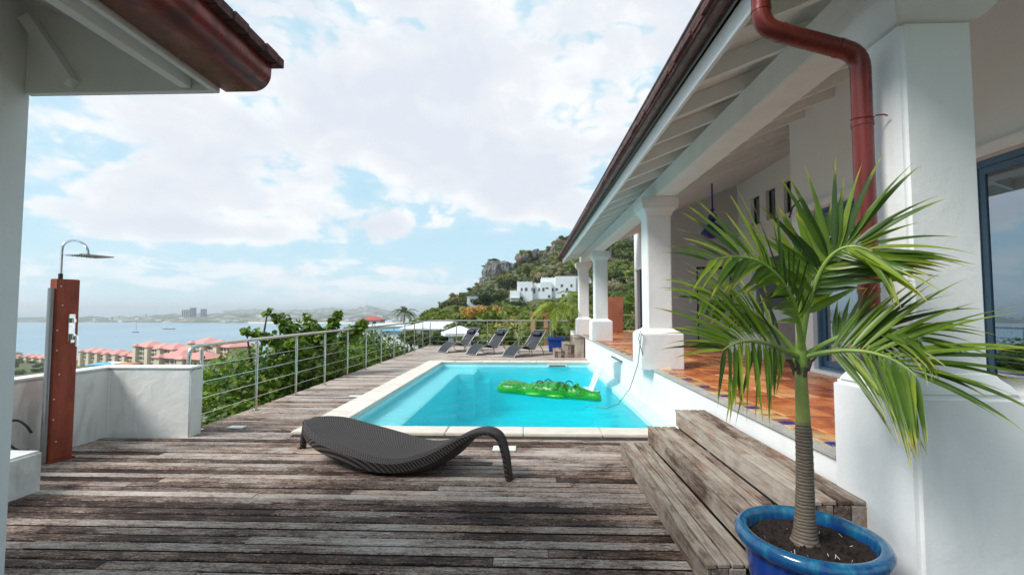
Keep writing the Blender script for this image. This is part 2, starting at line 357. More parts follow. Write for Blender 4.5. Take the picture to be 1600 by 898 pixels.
    c = t.ramp(t.math('ADD', t.math('MULTIPLY', n, .6), t.math('MULTIPLY', n2, .4)), [(.32, (.03, .05, .012)), (.5, (.085, .10, .03)), (.62, (.19, .16, .08)), (.75, (.28, .24, .16))])
    t.put(b.inputs['Base Color'], c); b.inputs['Roughness'].default_value = .95
    bump(t, b, n2, 1.0, .6)
    m, t, b = mat('far_land'); p = pos(t)
    n = t.noise(t.mapping(p, (.02, .008, .02)), 1.0, 6, .75)
    c = t.ramp(n, [(.36, (.05, .075, .05)), (.5, (.14, .15, .12)), (.58, (.30, .29, .26)), (.66, (.55, .54, .50))])
    t.put(b.inputs['Base Color'], c); b.inputs['Roughness'].default_value = .95
    m, t, b = mat('grey_rock'); p = pos(t)
    n = t.noise(t.mapping(p, (.55, .55, .16)), 1.0, 8, .7, .6)
    c = t.ramp(n, [(.33, (.025, .027, .026)), (.46, (.12, .118, .11)), (.60, (.28, .265, .25)), (.74, (.42, .38, .33))])
    c = t.mix(t.mapr(t.noise(p, .12, 3), .58, .7, 0, .6), c, (.36, .22, .12))
    t.put(b.inputs['Base Color'], c); b.inputs['Roughness'].default_value = .95
    bump(t, b, n, 1.0, 1.2)
    simple('bark', (.10, .075, .055), .9, .3, 8, bs=.6, bd=.02)
    simple('sand', (.62, .58, .50), .9, .05, .01)
    def leafmat(name, cs, tl=.25, ro=.5):
        m, t, b = mat(name); p = pos(t)
        rw = t.node('ShaderNodeObjectInfo').outputs['Random']
        lf = t.node('ShaderNodeAttribute', attribute_name='tone').outputs['Fac']
        v = t.math('ADD', t.math('MULTIPLY', lf, .62), t.math('MULTIPLY', rw, .38))
        c = t.ramp(v, [(.08, cs[0]), (.5, cs[1]), (.92, cs[2])])
        t.put(b.inputs['Base Color'], c); b.inputs['Roughness'].default_value = ro; b.inputs['Specular IOR Level'].default_value = .35
        tr = t.node('ShaderNodeBsdfTranslucent', {'Color': t.mix(1.0, c, (1.5, 1.5, .7), 'MULTIPLY')})
        mx = t.node('ShaderNodeMixShader', {0: tl}); t.l.new(b.outputs[0], mx.inputs[1]); t.l.new(tr.outputs[0], mx.inputs[2])
        t.l.new(mx.outputs[0], t.n['Material Output'].inputs['Surface'])
    leafmat('leaf_seagrape', ((.012, .034, .005), (.070, .135, .015), (.24, .33, .04)), .3, .4)
    leafmat('leaf_dark', ((.022, .040, .010), (.062, .095, .020), (.15, .19, .045)))
    leafmat('leaf_mid', ((.05, .075, .014), (.13, .17, .026), (.26, .29, .06)))
    leafmat('leaf_olive', ((.09, .085, .022), (.22, .20, .045), (.38, .34, .10)))
    leafmat('leaf_orange', ((.20, .10, .02), (.42, .24, .05), (.60, .40, .10)))
    leafmat('leaf_dry', ((.13, .10, .065), (.27, .22, .15), (.42, .37, .27)))
    leafmat('leaf_planter_palm', ((.07, .12, .015), (.20, .27, .03), (.40, .45, .07)))
    leafmat('leaf_young', ((.09, .13, .015), (.20, .27, .03), (.34, .36, .06)), .35)
    leafmat('leaf_palm_far', ((.04, .07, .012), (.11, .17, .022), (.24, .30, .05)))
mk_misc()

# ------------------------------------------------------------------ mesh builder
class MB:
    def __init__(s): s.v = []; s.f = []; s.m = []
    def add(s, vs, fs, mi=0):
        o = len(s.v); s.v.extend([tuple(v) for v in vs]); s.f.extend([tuple(i+o for i in f) for f in fs]); s.m.extend(mi if isinstance(mi, list) else [mi]*len(fs)); return s
    def box(s, x0, x1, y0, y1, z0, z1, mi=0):
        v = [(x0,y0,z0),(x1,y0,z0),(x1,y1,z0),(x0,y1,z0),(x0,y0,z1),(x1,y0,z1),(x1,y1,z1),(x0,y1,z1)]
        return s.add(v, [(0,3,2,1),(4,5,6,7),(0,1,5,4),(1,2,6,5),(2,3,7,6),(3,0,4,7)], mi)
    def prism(s, pts, y0, y1, axis='y', mi=0):
        """polygon (a,b) extruded along axis"""
        n = len(pts)
        def P(a, b, c): return {'y': (a, c, b), 'x': (c, a, b), 'z': (a, b, c)}[axis]
        v = [P(a, b, y0) for a, b in pts] + [P(a, b, y1) for a, b in pts]
        f = [tuple(range(n-1, -1, -1)), tuple(range(n, 2*n))] + [(i, (i+1) % n, n+(i+1) % n, n+i) for i in range(n)]
        return s.add(v, f, mi)
    def loft(s, rings, cap=True, closed=True, mi=0):
        n = len(rings[0]); v = [p for r in rings for p in r]; f = []
        for k in range(len(rings)-1):
            for i in range(n if closed else n-1):
                j = (i+1) % n; f.append((k*n+i, k*n+j, (k+1)*n+j, (k+1)*n+i))
        if cap and closed: f.append(tuple(range(n-1, -1, -1))); f.append(tuple((len(rings)-1)*n+i for i in range(n)))
        return s.add(v, f, mi)
    def tube(s, pts, r, n=8, mi=0, cap=True):
        pts = [Vector(p) for p in pts]; rs = r if isinstance(r, (list, tuple)) else [r]*len(pts); rings = []
        up = None
        for i, p in enumerate(pts):
            if i == 0: t = pts[1]-p
            elif i == len(pts)-1: t = p-pts[-2]
            else: t = (pts[i+1]-p).normalized()+(p-pts[i-1]).normalized()
            t.normalize()
            if up is None:
                a = Vector((0, 0, 1)) if abs(t.z) < .9 else Vector((1, 0, 0)); up = (a-t*a.dot(t)).normalized()
            else: up = (up-t*up.dot(t)).normalized()
            w = t.cross(up)
            rings.append([p+(up*math.cos(2*math.pi*k/n)+w*math.sin(2*math.pi*k/n))*rs[i] for k in range(n)])
        return s.loft(rings, cap, True, mi)
    def lathe(s, prof, n=32, c=(0, 0), mi=0, closed=False):
        rings = [[(c[0]+r*math.cos(2*math.pi*k/n), c[1]+r*math.sin(2*math.pi*k/n), z) for k in range(n)] for r, z in prof]
        if closed: rings.append(rings[0])
        return s.loft(rings, not closed, True, mi)
    def squareloft(s, prof, cx, cy, mi=0):
        """square cross-section profile [(half, z)]"""
        rings = [[(cx-h, cy-h, z), (cx+h, cy-h, z), (cx+h, cy+h, z), (cx-h, cy+h, z)] for h, z in prof]
        return s.loft(rings, True, True, mi)
    def build(s, name, m, parent=None, smooth=False, bevel=0, seg=2):
        me = bpy.data.meshes.new(name); me.from_pydata(s.v, [], s.f)
        ms = m if isinstance(m, (list, tuple)) else [m]
        for q in ms: me.materials.append(MATS[q])
        if len(ms) > 1:
            for i, p in enumerate(me.polygons): p.material_index = s.m[i]
        bm = bmesh.new(); bm.from_mesh(me); bmesh.ops.recalc_face_normals(bm, faces=bm.faces)
        if bevel: bmesh.ops.bevel(bm, geom=[e for e in bm.edges if len(e.link_faces) == 2 and e.calc_face_angle(0) > .5], offset=bevel, segments=seg, affect='EDGES', clamp_overlap=True)
        bm.to_mesh(me); bm.free()
        if smooth: me.polygons.foreach_set('use_smooth', [True]*len(me.polygons)); me.set_sharp_from_angle(angle=R(40))
        elif bevel and seg > 1: me.polygons.foreach_set('use_smooth', [True]*len(me.polygons)); me.set_sharp_from_angle(angle=R(50))
        o = bpy.data.objects.new(name, me); col.objects.link(o)
        if bevel and seg > 1 and not smooth: wn_ = o.modifiers.new('weighted_normals', 'WEIGHTED_NORMAL'); wn_.keep_sharp = True; wn_.weight = 100
        if parent: attach(o, parent)
        return o
def wm(o):
    """world matrix worked out by hand (no depsgraph update needed)"""
    b = Matrix.LocRotScale(o.location, o.rotation_euler, o.scale)
    return b if o.parent is None else wm(o.parent) @ o.matrix_parent_inverse @ b
def attach(o, parent):
    """a part built in world coordinates stays where it was built"""
    o.parent = parent; o.matrix_parent_inverse = wm(parent).inverted()
def tag(o, label, cat=None, group=None, kind=None):
    if label: o['label'] = label
    if cat: o['category'] = cat
    if group: o['group'] = group
    if kind: o['kind'] = kind
    return o
def empty(name, loc, label, cat, group=None, rz=0, kind=None):
    o = bpy.data.objects.new(name, None); col.objects.link(o); o.location = loc; o.rotation_euler = (0, 0, rz); o.empty_display_size = .2
    return tag(o, label, cat, group, kind)
def struct(o): o['kind'] = 'structure'; return o
def copy_tree(o, parent=None):
    c = o.copy(); col.objects.link(c)
    if parent: c.parent = parent
    for ch in o.children: copy_tree(ch, c)
    return c
def local_part(mb, name, m, root, **k):
    """part whose mesh is in the local space of its thing"""
    o = mb.build(name, m, **k); o.parent = root; return o

# ================================================================== LARGE STRUCTURE
# ------------------------------------------------------------------ terrain, sea, far coast
SEA = -48.0
RIDGE = [(-999, 640), (300, 560), (520, 520), (590, 503), (625, 500), (660, 491), (700, 478), (730, 462), (748, 448), (757, 430), (800, 414), (830, 398), (860, 385),
         (900, 360), (950, 340), (1000, 318), (1100, 290), (1300, 262), (1600, 250), (3000, 240)]
def lerp_tab(tab, x):
    if x <= tab[0][0]: return tab[0][1]
    for (a, p), (b, q) in zip(tab, tab[1:]):
        if x <= b: return p+(q-p)*(x-a)/(b-a)
    return tab[-1][1]
def sstep(a, b, x): x = min(max((x-a)/(b-a), 0), 1); return x*x*(3-2*x)
LOWTAB = [(0, -3.6), (20, -4.4), (40, -8), (80, -15), (150, -23), (250, -31), (360, -40), (450, -47), (520, -49.5), (620, -55), (700, -60)]
def terrain_h(x, y):
    d = math.hypot(x, y); phi = math.atan2(x, y); ph = max(min(phi, R(62)), R(-62))
    px = 824+720*math.tan(ph)
    low = lerp_tab(LOWTAB, d)
    if x < 0 < y:                       # the resort shore runs obliquely away to the left
        s_ = .509*x+.86*y
        shore = lerp_tab([(0, -3.6), (20, -4.4), (40, -8), (80, -15), (150, -23), (250, -31), (400, -41), (650, -46.6), (900, -47)], d)
        shore = shore+(-56-shore)*sstep(143, 168, s_); k_ = sstep(0, 60, -x); low = low*(1-k_)+shore*k_
    Dr = 330.0
    zr = H+(484.5-lerp_tab(RIDGE, px))/720*math.cos(ph)*Dr
    s = max((d-45)/(Dr-45), 0)
    if s <= 1: hill = -3.8+(zr+3.8)*s**2.2
    else: hill = zr*max(1-(s-1)*1.2, -1.5)
    if d < 45: hill = -3.8-.6*sstep(10, 45, d)
    w = sstep(R(-17.5), R(-9), phi) if d > 60 else sstep(R(-40+.4*d), R(-20+.2*d), phi)
    if abs(phi) > R(100): w = sstep(R(180), R(120), abs(phi)) if phi < 0 else 1; w = 1 if phi > 0 else w*0
    z = low*(1-w)+hill*w
    a = 0.0 if d < 25 else min((d-25)/100, 1)
    z += a*(mnoise.noise(Vector((x*.03, y*.03, 1)))*2.2+mnoise.noise(Vector((x*.1, y*.1, 5)))*.9)*(1 if w > .3 else .5)
    return z
def build_terrain():
    phis = []; p = -180.0
    while p < 180: phis.append(p); p += .7 if -60 < p < 60 else 5
    radii = [6.0]
    while radii[-1] < 1000: radii.append(radii[-1]*1.052)
    vs = [(0, 0, -4)]
    for r in radii:
        for p in phis:
            a = R(p); x, y = r*math.sin(a), r*math.cos(a); vs.append((x, y, terrain_h(x, y)))
    n = len(phis); fs = [(0, 1+(i+1) % n, 1+i) for i in range(n)]
    for k in range(len(radii)-1):
        for i in range(n):
            j = (i+1) % n; fs.append((1+k*n+i, 1+k*n+j, 1+(k+1)*n+j, 1+(k+1)*n+i))
    mb = MB(); mb.add(vs, fs); o = mb.build('hillside_terrain', 'scrub_ground', smooth=True); struct(o)
build_terrain()
def build_sea():
    mb = MB(); n = 64; rad = [0, 300, 1500, 5000, 19000]
    vs = [(0, 0, SEA)]+[(r*math.sin(2*math.pi*i/n), r*math.cos(2*math.pi*i/n), SEA) for r in rad[1:] for i in range(n)]
    fs = [(0, 1+(i+1) % n, 1+i) for i in range(n)]
    for k in range(len(rad)-2):
        for i in range(n): j = (i+1) % n; fs.append((1+k*n+i, 1+k*n+j, 1+(k+1)*n+j, 1+(k+1)*n+i))
    mb.add(vs, fs); struct(mb.build('sea', 'sea_water'))
build_sea()
def far_land(name, m, spine, label=None):
    """ridge of land lying in the sea: spine = [(pixel column, near shore depth, far depth, crest height above the sea)]"""
    mb = MB(); rows = []
    for (px, y0, y1, hh) in spine:
        t = (px-824)/720; row = []
        for k in range(13):
            u = k/12; Y = y0+(y1-y0)*u; prof = math.sin(math.pi*min(u*1.0, 1))**.8
            nz = mnoise.noise(Vector((px*.09, u*4, hh*.03)))*.35+mnoise.noise(Vector((px*.31, u*9, 2)))*.18
            row.append((t*Y, Y, SEA-2+(hh+2)*max(prof*(1+nz), .02)))
        rows.append(row)
    mb.loft(rows, False, False); return struct(mb.build(name, m, smooth=True))
def dense(sp, n=6):
    out = []
    for a, b in zip(sp, sp[1:]):
        for k in range(n): u = k/n; out.append(tuple(a[i]+(b[i]-a[i])*u for i in range(4)))
    out.append(sp[-1]); return out
far_land('far_coast', 'far_land', dense([(-900, 1900, 2500, 8), (-100, 1850, 2500, 12), (60, 1800, 2500, 15), (140, 1800, 2500, 17), (200, 1800, 2550, 23), (280, 1760, 2600, 28), (360, 1740, 2650, 33),
          (420, 1730, 2700, 36), (480, 1740, 2800, 35), (540, 1760, 2900, 33), (600, 1800, 3000, 34), (660, 1850, 3000, 22)], 8))
far_land('far_headland', 'far_land', dense([(340, 4200, 5600, 46), (420, 4200, 5600, 58), (480, 4200, 5600, 58), (515, 4200, 5600, 72), (535, 4200, 5600, 62), (555, 4200, 5600, 66), (572, 4200, 5600, 96), (584, 4200, 5600, 84), (598, 4200, 5600, 58), (640, 4300, 5500, 20)], 8))
far_land('beach_strip', 'sand', dense([(380, 1690, 1760, 4), (600, 1690, 1780, 4), (650, 1700, 1780, 3)], 8))

# ------------------------------------------------------------------ timber deck
DX0, DX1, DY1 = -4.22, 1.80, 19.62
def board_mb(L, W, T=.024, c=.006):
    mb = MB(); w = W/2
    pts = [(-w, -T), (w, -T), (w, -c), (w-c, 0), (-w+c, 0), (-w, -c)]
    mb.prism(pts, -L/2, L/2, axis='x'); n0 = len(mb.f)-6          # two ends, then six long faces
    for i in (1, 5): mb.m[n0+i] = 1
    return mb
deck = MB().box(-5.2, 1.9, -3.0, 5.40, -.34, -.09).box(1.9, 5.2, -3.0, 2.19, -.34, -.09).box(DX0-.02, -2.85, 5.40, DY1, -.34, -.09).box(-2.85, 1.85, 13.28, DY1, -.34, -.09).build('deck', 'ground_slab')
struct(deck)
_bm = {}
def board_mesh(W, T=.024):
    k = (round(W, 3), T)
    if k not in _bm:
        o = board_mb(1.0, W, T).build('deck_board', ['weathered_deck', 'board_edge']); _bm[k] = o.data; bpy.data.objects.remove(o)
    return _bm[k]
PITCHB = .103
def deck_rows():
    rows = []; k = 0
    y = -2.884
    while y < DY1:
        yc = y+PITCHB/2
        if yc < 5.42:
            x0 = -5.15 if yc < 5.36 else DX0; x1 = 1.88
            if 2.53 < yc < 4.77: x1 = .99
            if yc < 2.15: x1 = 5.1
            if yc > 5.36: x1 = 1.85
            rows.append((yc, x0, x1))
        elif yc < 13.30: rows.append((yc, DX0, -2.83))
        else: rows.append((yc, DX0, 1.84))
        y += PITCHB
    return rows
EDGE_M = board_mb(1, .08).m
boards = []
for yc, x0, x1 in deck_rows():
    x = x0; first = True
    while x < x1-.01:
        L = rnd.uniform(1.3, 2.2) if first and rnd.random() < .5 else rnd.uniform(2.6, 3.9)
        first = False
        e = min(x+L, x1)
        if x1-e < .35: e = x1
        boards.append((yc, x, e)); x = e
rest = MB(); cnt = 0
vis = sorted([b for b in boards if b[0] > 2.0], key=lambda b: b[0])
for i, (yc, a, b) in enumerate(vis):
    dz = rnd.uniform(-.004, .003)
    if i < 298:
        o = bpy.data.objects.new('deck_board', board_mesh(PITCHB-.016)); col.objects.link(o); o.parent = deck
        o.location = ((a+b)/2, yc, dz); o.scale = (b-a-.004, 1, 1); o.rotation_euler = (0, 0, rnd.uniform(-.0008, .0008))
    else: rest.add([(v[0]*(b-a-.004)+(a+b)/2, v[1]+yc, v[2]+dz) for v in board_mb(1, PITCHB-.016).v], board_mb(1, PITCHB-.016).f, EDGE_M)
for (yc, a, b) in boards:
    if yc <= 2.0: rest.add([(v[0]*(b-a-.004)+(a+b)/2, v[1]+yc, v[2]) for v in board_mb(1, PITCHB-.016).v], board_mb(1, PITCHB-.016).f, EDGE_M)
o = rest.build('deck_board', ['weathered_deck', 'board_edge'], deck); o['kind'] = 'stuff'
scr = MB()
for yc, a, b in vis:
    if yc > 7: continue
    xs_ = [a+.03, b-.03]+[x for x in [-4.8+.58*k for k in range(11)] if a+.1 < x < b-.1]
    for x in xs_:
        for dy in (-.024, .024): scr.add([(x+.0042*math.cos(k*math.pi/3), yc+dy+.0042*math.sin(k*math.pi/3), .0012) for k in range(6)], [(0, 1, 2, 3, 4, 5)])
o = scr.build('deck_screws', 'board_edge', deck); o['kind'] = 'stuff'
# plastic covers let into the boards
for (x, y, w, d_, lab) in ((-3.72, 5.86, .20, .12, 'pale plastic drain cover set in the deck beside the first railing post'), (-3.0, 8.0, .2, .14, 'pale plastic cover on the deck boards by the middle of the railing'),
                     (-.25, 5.06, .25, .17, 'square pale access cover in the deck between the woven lounger and the pool')):
    o = MB().box(-w/2, w/2, -d_/2, d_/2, 0, .012).build('access_cover', 'white_plastic', bevel=.004); o.location = (x, y, .002); tag(o, lab, 'cover', 'access covers in the deck')

# ------------------------------------------------------------------ pool
PX0, PX1, PY0, PY1, PZ = -2.40, 1.66, 5.74, 12.98, -1.30
WZ = -.085
pool = struct(empty('pool', (0, 0, 0), None, None))
sh = MB()
T = .2
sh.box(PX0-T, PX1+T, PY0-T, PY1+T, PZ-T, PZ)
sh.box(PX0-T, PX0, PY0-T, PY1+T, PZ, -.02).box(PX1, PX1+.12, PY0-T, PY1+T, PZ, -.02)
sh.box(PX0, PX1, PY0-T, PY0, PZ, -.02).box(PX0, PX1, PY1, PY1+T, PZ, -.02)
sh.build('pool_shell', 'pool_liner', pool)
MB().box(PX0, -1.80, PY0, PY1, PZ, -.15).box(-1.80, -1.38, 11.9, PY1, PZ, -.15).build('shallow_ledge', 'pool_liner', pool)
MB().box(-1.38, -1.05, 12.3, PY1, PZ, -.42).build('pool_steps', 'pool_liner', pool)
# sloping foot of the terrace wall
MB().prism([(PX1-.02, -.5), (PX1, -.02), (PX1+.17, .07), (PX1+.17, -.5)], PY0+.0, PY1, 'y').build('wall_foot', 'pool_liner', pool)
wt = MB()
nx, ny = 60, 100; vs = []; 
for j in range(ny+1):
    for i in range(nx+1):
        x = PX0-.01+(PX1-PX0+.02)*i/nx; y = PY0-.01+(PY1-PY0+.02)*j/ny
        z = WZ+.010*mnoise.noise(Vector((x*1.8, y*2.6, 0)))+.006*mnoise.noise(Vector((x*4.5, y*6, 4)))
        vs.append((x, y, z))
fs = [(j*(nx+1)+i, j*(nx+1)+i+1, (j+1)*(nx+1)+i+1, (j+1)*(nx+1)+i) for j in range(ny) for i in range(nx)]
wt.add(vs, fs)
# close the body of water under the surface
b0 = len(wt.v); wt.v += [(PX0-.01, PY0-.01, PZ-.01), (PX1+.01, PY0-.01, PZ-.01), (PX1+.01, PY1+.01, PZ-.01), (PX0-.01, PY1+.01, PZ-.01)]
wt.f.append((b0, b0+3, b0+2, b0+1)); wt.m.append(0)
bot = list(range(nx+1)); wt.f.append(tuple([b0, b0+1]+bot[::-1])); wt.m.append(0)
top = [ny*(nx+1)+i for i in range(nx+1)]; wt.f.append(tuple([b0+2, b0+3]+top)); wt.m.append(0)
lf = [j*(nx+1) for j in range(ny+1)]; wt.f.append(tuple([b0+3, b0]+lf)); wt.m.append(0)
rg = [j*(nx+1)+nx for j in range(ny+1)]; wt.f.append(tuple([b0+1, b0+2]+rg[::-1])); wt.m.append(0)
o = wt.build('pool_water', 'pool_water'); struct(o); o.data.polygons.foreach_set('use_smooth', [i < nx*ny for i in range(len(o.data.polygons))])
# coping stones
def coping(x0, x1, y0, y1, n, axis):
    for k in range(n):
        g = .004
        if axis == 'x': a, b = x0+(x1-x0)*k/n, x0+(x1-x0)*(k+1)/n; bx = (a+g, b-g, y0, y1)
        else: a, b = y0+(y1-y0)*k/n, y0+(y1-y0)*(k+1)/n; bx = (x0, x1, a+g, b-g)
        dz = rnd.uniform(-.002, .002)
        MB().box(bx[0], bx[1], bx[2], bx[3], .025, .062+dz).build('coping_stone', 'stone_coping', pool, bevel=.008)
coping(-2.82, 1.80, 5.46, 5.78, 5, 'x'); coping(-2.82, -2.39, 5.78, 12.95, 9, 'y'); coping(-2.82, 1.80, 12.95, 13.27, 6, 'x')
MB().box(-2.79, 1.80, 5.49, 5.60, -.05, .024).box(-2.79, -2.62, 5.60, 13.24, -.05, .024).box(-2.62, 1.80, 13.12, 13.24, -.05, .024).build('coping_bed', 'terrace_lip', pool)
MB().box(-2.43, 1.70, 12.99, 13.1, -.25, .024).box(-2.6, -2.42, 5.8, 13.1, -.25, .024).build('pool_rim', 'white_render', pool)
sk = MB().box(.55, 1.10, 12.90, 12.985, -.075, .0).build('skimmer', 'white_plastic', pool, bevel=.006)
MB().box(.60, 1.05, 12.885, 12.897, -.06, -.02).build('skimmer_mouth', 'skimmer_grey', sk)

# ------------------------------------------------------------------ terrace
TZ = .66
terr = struct(empty('terrace', (0, 0, 0), None, None))
MB().box(1.82, 7.5, 2.79, 19.62, -1.4, TZ-.03).build('terrace_wall', 'white_render', terr)
MB().box(1.80, 1.885, 2.80, 19.64, TZ-.035, TZ-.002).build('terrace_lip', 'terrace_lip', terr, bevel=.006)
MB().box(1.885, 7.4, 2.79, 19.6, TZ-.029, TZ-.008).build('tile_bed', 'tile_grout', terr)
def tile_mesh(name, w, d, m):
    o = MB().box(-w/2, w/2, -d/2, d/2, -.012, 0).build(name, m, bevel=.004, seg=1); me = o.data; bpy.data.objects.remove(o); return me
TW = .40
tm = tile_mesh('floor_tile', TW-.014, TW-.014, 'terracotta_tile'); tiles = []
x = 2.05+TW/2
ix = 0
while x < 7.3:
    y = 2.6+TW/2
    while y < 19.5:
        if x < 3.95 or (6.4 < y < 13.1 and x < 6.0): tiles.append((x, y))
        y += TW
    x += TW
tiles.sort(key=lambda t: t[1]**2+t[0]**2)
rest = MB()
for i, (x, y) in enumerate(tiles):
    dz = rnd.uniform(-.0015, .0015)
    if i < 230:
        o = bpy.data.objects.new('floor_tile', tm); col.objects.link(o); o.parent = terr; o.location = (x, y, TZ+dz); o.rotation_euler = (rnd.uniform(-.003, .003), rnd.uniform(-.003, .003), rnd.choice((0, 1.5708, 3.1416)))
    else: w = TW/2-.007; rest.box(x-w, x+w, y-w, y+w, TZ-.012, TZ+dz)
rest.build('floor_tile', 'terracotta_tile', terr)['kind'] = 'stuff'
bt = tile_mesh('border_tile', .148, .082, 'border_tile'); bl = tile_mesh('blue_inset_tile', .10, .085, 'blue_tile')
y = 2.84; k = 1; rest = MB()
while y < 19.5:
    if k % 6 == 3:
        o = bpy.data.objects.new('blue_inset_tile', bl); col.objects.link(o); o.parent = terr; o.location = (1.95, y, TZ+.001)
    elif y < 11:
        o = bpy.data.objects.new('border_tile', bt); col.objects.link(o); o.parent = terr; o.location = (1.966, y, TZ-.001)
    else: rest.box(1.892, 2.04, y-.041, y+.041, TZ-.012, TZ-.001)
    y += .0905; k += 1
rest.build('border_tile', 'border_tile', terr)['kind'] = 'stuff'

# ------------------------------------------------------------------ main house
house = empty('villa_veranda', (4.0, 8.0, 0), 'white veranda house with columns along the pool and copper red gutter', 'house')
BZ0, BZ1 = 3.17, 3.39
SL = .40
def roofz(x): return BZ1+SL*(x-1.88)          # underside of the rafters
def column(cx, cy, zb, base=.285, shaft=.175, hub=1.17, top=3.17, capital=True):
    mb = MB()
    mb.squareloft([(shaft, hub), (shaft, 2.95)], cx, cy)
    c = mb.build('column', 'white_render', house, bevel=.014, seg=3)
    MB().squareloft([(base, zb), (base, hub-.03), (base-.012, hub-.005), (base-.04, hub+.02), (base-.075, hub+.035), (shaft-.005, hub+.07)], cx, cy).build('pedestal', 'white_render', c, bevel=.012, seg=3)
    MB().squareloft([(shaft+.003, 2.90), (shaft+.018, 2.92), (shaft+.025, 2.95), (shaft+.055, 2.985), (shaft+.08, 3.00), (shaft+.08, 3.05), (shaft+.092, 3.065), (shaft+.092, top-.003)], cx, cy).build('capital', 'white_render', c, bevel=.006, seg=2)
    return c
column(1.94+.01, 7.02, .64, .30, .178, 1.17)
column(2.09, 13.25, .64, .29, .185, 1.20)
column(1.98, 16.35, .64, .27, .175, 1.20)
# the near pillar
c = MB().squareloft([(.172, 1.16), (.172, 2.92)], 2.005, 2.43).build('column', 'white_render', house, bevel=.018, seg=3)
MB().box(1.775, 3.86, 2.20, 2.78, -.02, 1.105).build('pedestal', 'white_render', c, bevel=.022, seg=4)
MB().loft([[(a0, b0, z), (a1, b0, z), (a1, b1, z), (a0, b1, z)] for a0, a1, b0, b1, z in ((1.785, 2.27, 2.208, 2.74, 1.10), (1.79, 2.262, 2.215, 2.73, 1.125), (1.80, 2.245, 2.225, 2.71, 1.15), (1.815, 2.215, 2.24, 2.66, 1.175), (1.826, 2.19, 2.25, 2.62, 1.21))]).build('pedestal_shoulder', 'white_render', c, bevel=.012, seg=3)
MB().loft([[(2.005-h, 2.43-h, z), (2.005+h, 2.43-h, z), (2.005+h, 2.43+h, z), (2.005-h, 2.43+h, z)] for h, z in ((.176, 2.90), (.20, 2.915), (.225, 2.945), (.25, 2.985), (.256, 3.02), (.256, 3.06), (.235, 3.075), (.235, 3.167))]).build('capital', 'white_render', c, bevel=.012, seg=3)
# beam on the columns
MB().box(1.88, 2.17, -1.0, 16.55, BZ0, BZ1+.02).build('beam', 'rafter_paint', house, bevel=.008)
# eaves
FX = 1.268; RY1 = 16.2
fz = roofz(FX)
MB().box(FX-.03, FX, -1.0, RY1, fz, fz+.30).build('fascia', 'white_paint', house, bevel=.004)
rm = MB(); w = .032
pts = [(FX+.002, roofz(FX)+.012), (5.9, roofz(5.9)+.012), (5.9, roofz(5.9)+.15), (FX+.002, roofz(FX)+.15)]
y = 3.345-.635*5; k = 0
while y < RY1-.05:
    inner = 5.9 if y < 9.0 else 2.3
    p = [(FX+.002, roofz(FX)+.012), (inner, roofz(inner)+.012), (inner, roofz(inner)+.15), (FX+.002, roofz(FX)+.15)]
    MB().prism(p, y-w, y+w, 'y').build('rafter', 'rafter_paint', house)
    y += .635
# roof: boarded soffit above the rafters and the shingled skin
MB().prism([(FX-.03, roofz(FX-.03)+.152), (8.2, roofz(8.2)+.152), (8.2, roofz(8.2)+.18), (FX-.03, roofz(FX-.03)+.18)], -1.0, RY1, 'y').build('soffit_boards', 'rafter_paint', house)
rf = MB().prism([(FX-.17, roofz(FX-.17)+.215), (8.3, roofz(8.3)+.19), (8.3, roofz(8.3)+.26), (FX-.17, roofz(FX-.17)+.245)], -1.0, RY1+.06, 'y').build('roof', 'roof_shingle', house)
sg = MB()
y = -.9
while y < RY1:
    l = rnd.uniform(.14, .19); e = rnd.uniform(-.012, .006)
    sg.box(FX-.185+e, FX-.10, y, y+l-.012, roofz(FX-.17)+.238, roofz(FX-.17)+.262); y += l
sg.build('shingle_edge', 'roof_shingle', rf)['kind'] = 'stuff'
# gable end board and ceiling of the far bays
MB().prism([(FX, roofz(FX)), (3.9, roofz(3.9)), (3.9, roofz(3.9)+.2), (FX, roofz(FX)+.2)], RY1-.04, RY1, 'y').build('gable_board', 'white_paint', house)
MB().prism([(2.18, roofz(2.18)+.0), (5.9, roofz(5.9)), (5.9, roofz(5.9)+.02), (2.18, roofz(2.18)+.02)], 8.9, RY1-.05, 'y').build('veranda_ceiling', 'ceiling_paint', house)
MB().prism([(2.18, roofz(2.18)), (5.9, roofz(5.9)), (5.9, roofz(5.9)+.149), (2.18, roofz(2.18)+.149)], 8.86, 8.897, 'y').build('ceiling_trim', 'rafter_paint', house)
# gutter: half round trough
def half_gutter(cx, cz, r, y0, y1, th=.006, n=14):
    out = [(cx-r*math.cos(math.pi*k/n), cz-r*math.sin(math.pi*k/n)) for k in range(n+1)]
    inn = [(cx-(r-th)*math.cos(math.pi*k/n), cz-(r-th)*math.sin(math.pi*k/n)) for k in range(n+1)]
    return MB().prism(out+inn[::-1], y0, y1, 'y')
GX, GZ, GR = 1.155, fz+.235, .083
g = half_gutter(GX, GZ, GR, -1.0, RY1+.05).build('gutter', 'gutter_old', house, smooth=True)
MB().prism([(GX-GR*math.cos(math.pi*k/14), GZ-GR*math.sin(math.pi*k/14)) for k in range(15)], RY1+.052, RY1+.06, 'y').build('gutter_end', 'gutter_old', g)
MB().tube([(GX-GR, -1.0, GZ+.004), (GX-GR, RY1+.05, GZ+.004)], .011, 8).build('gutter_bead', 'gutter_old', g, smooth=True)
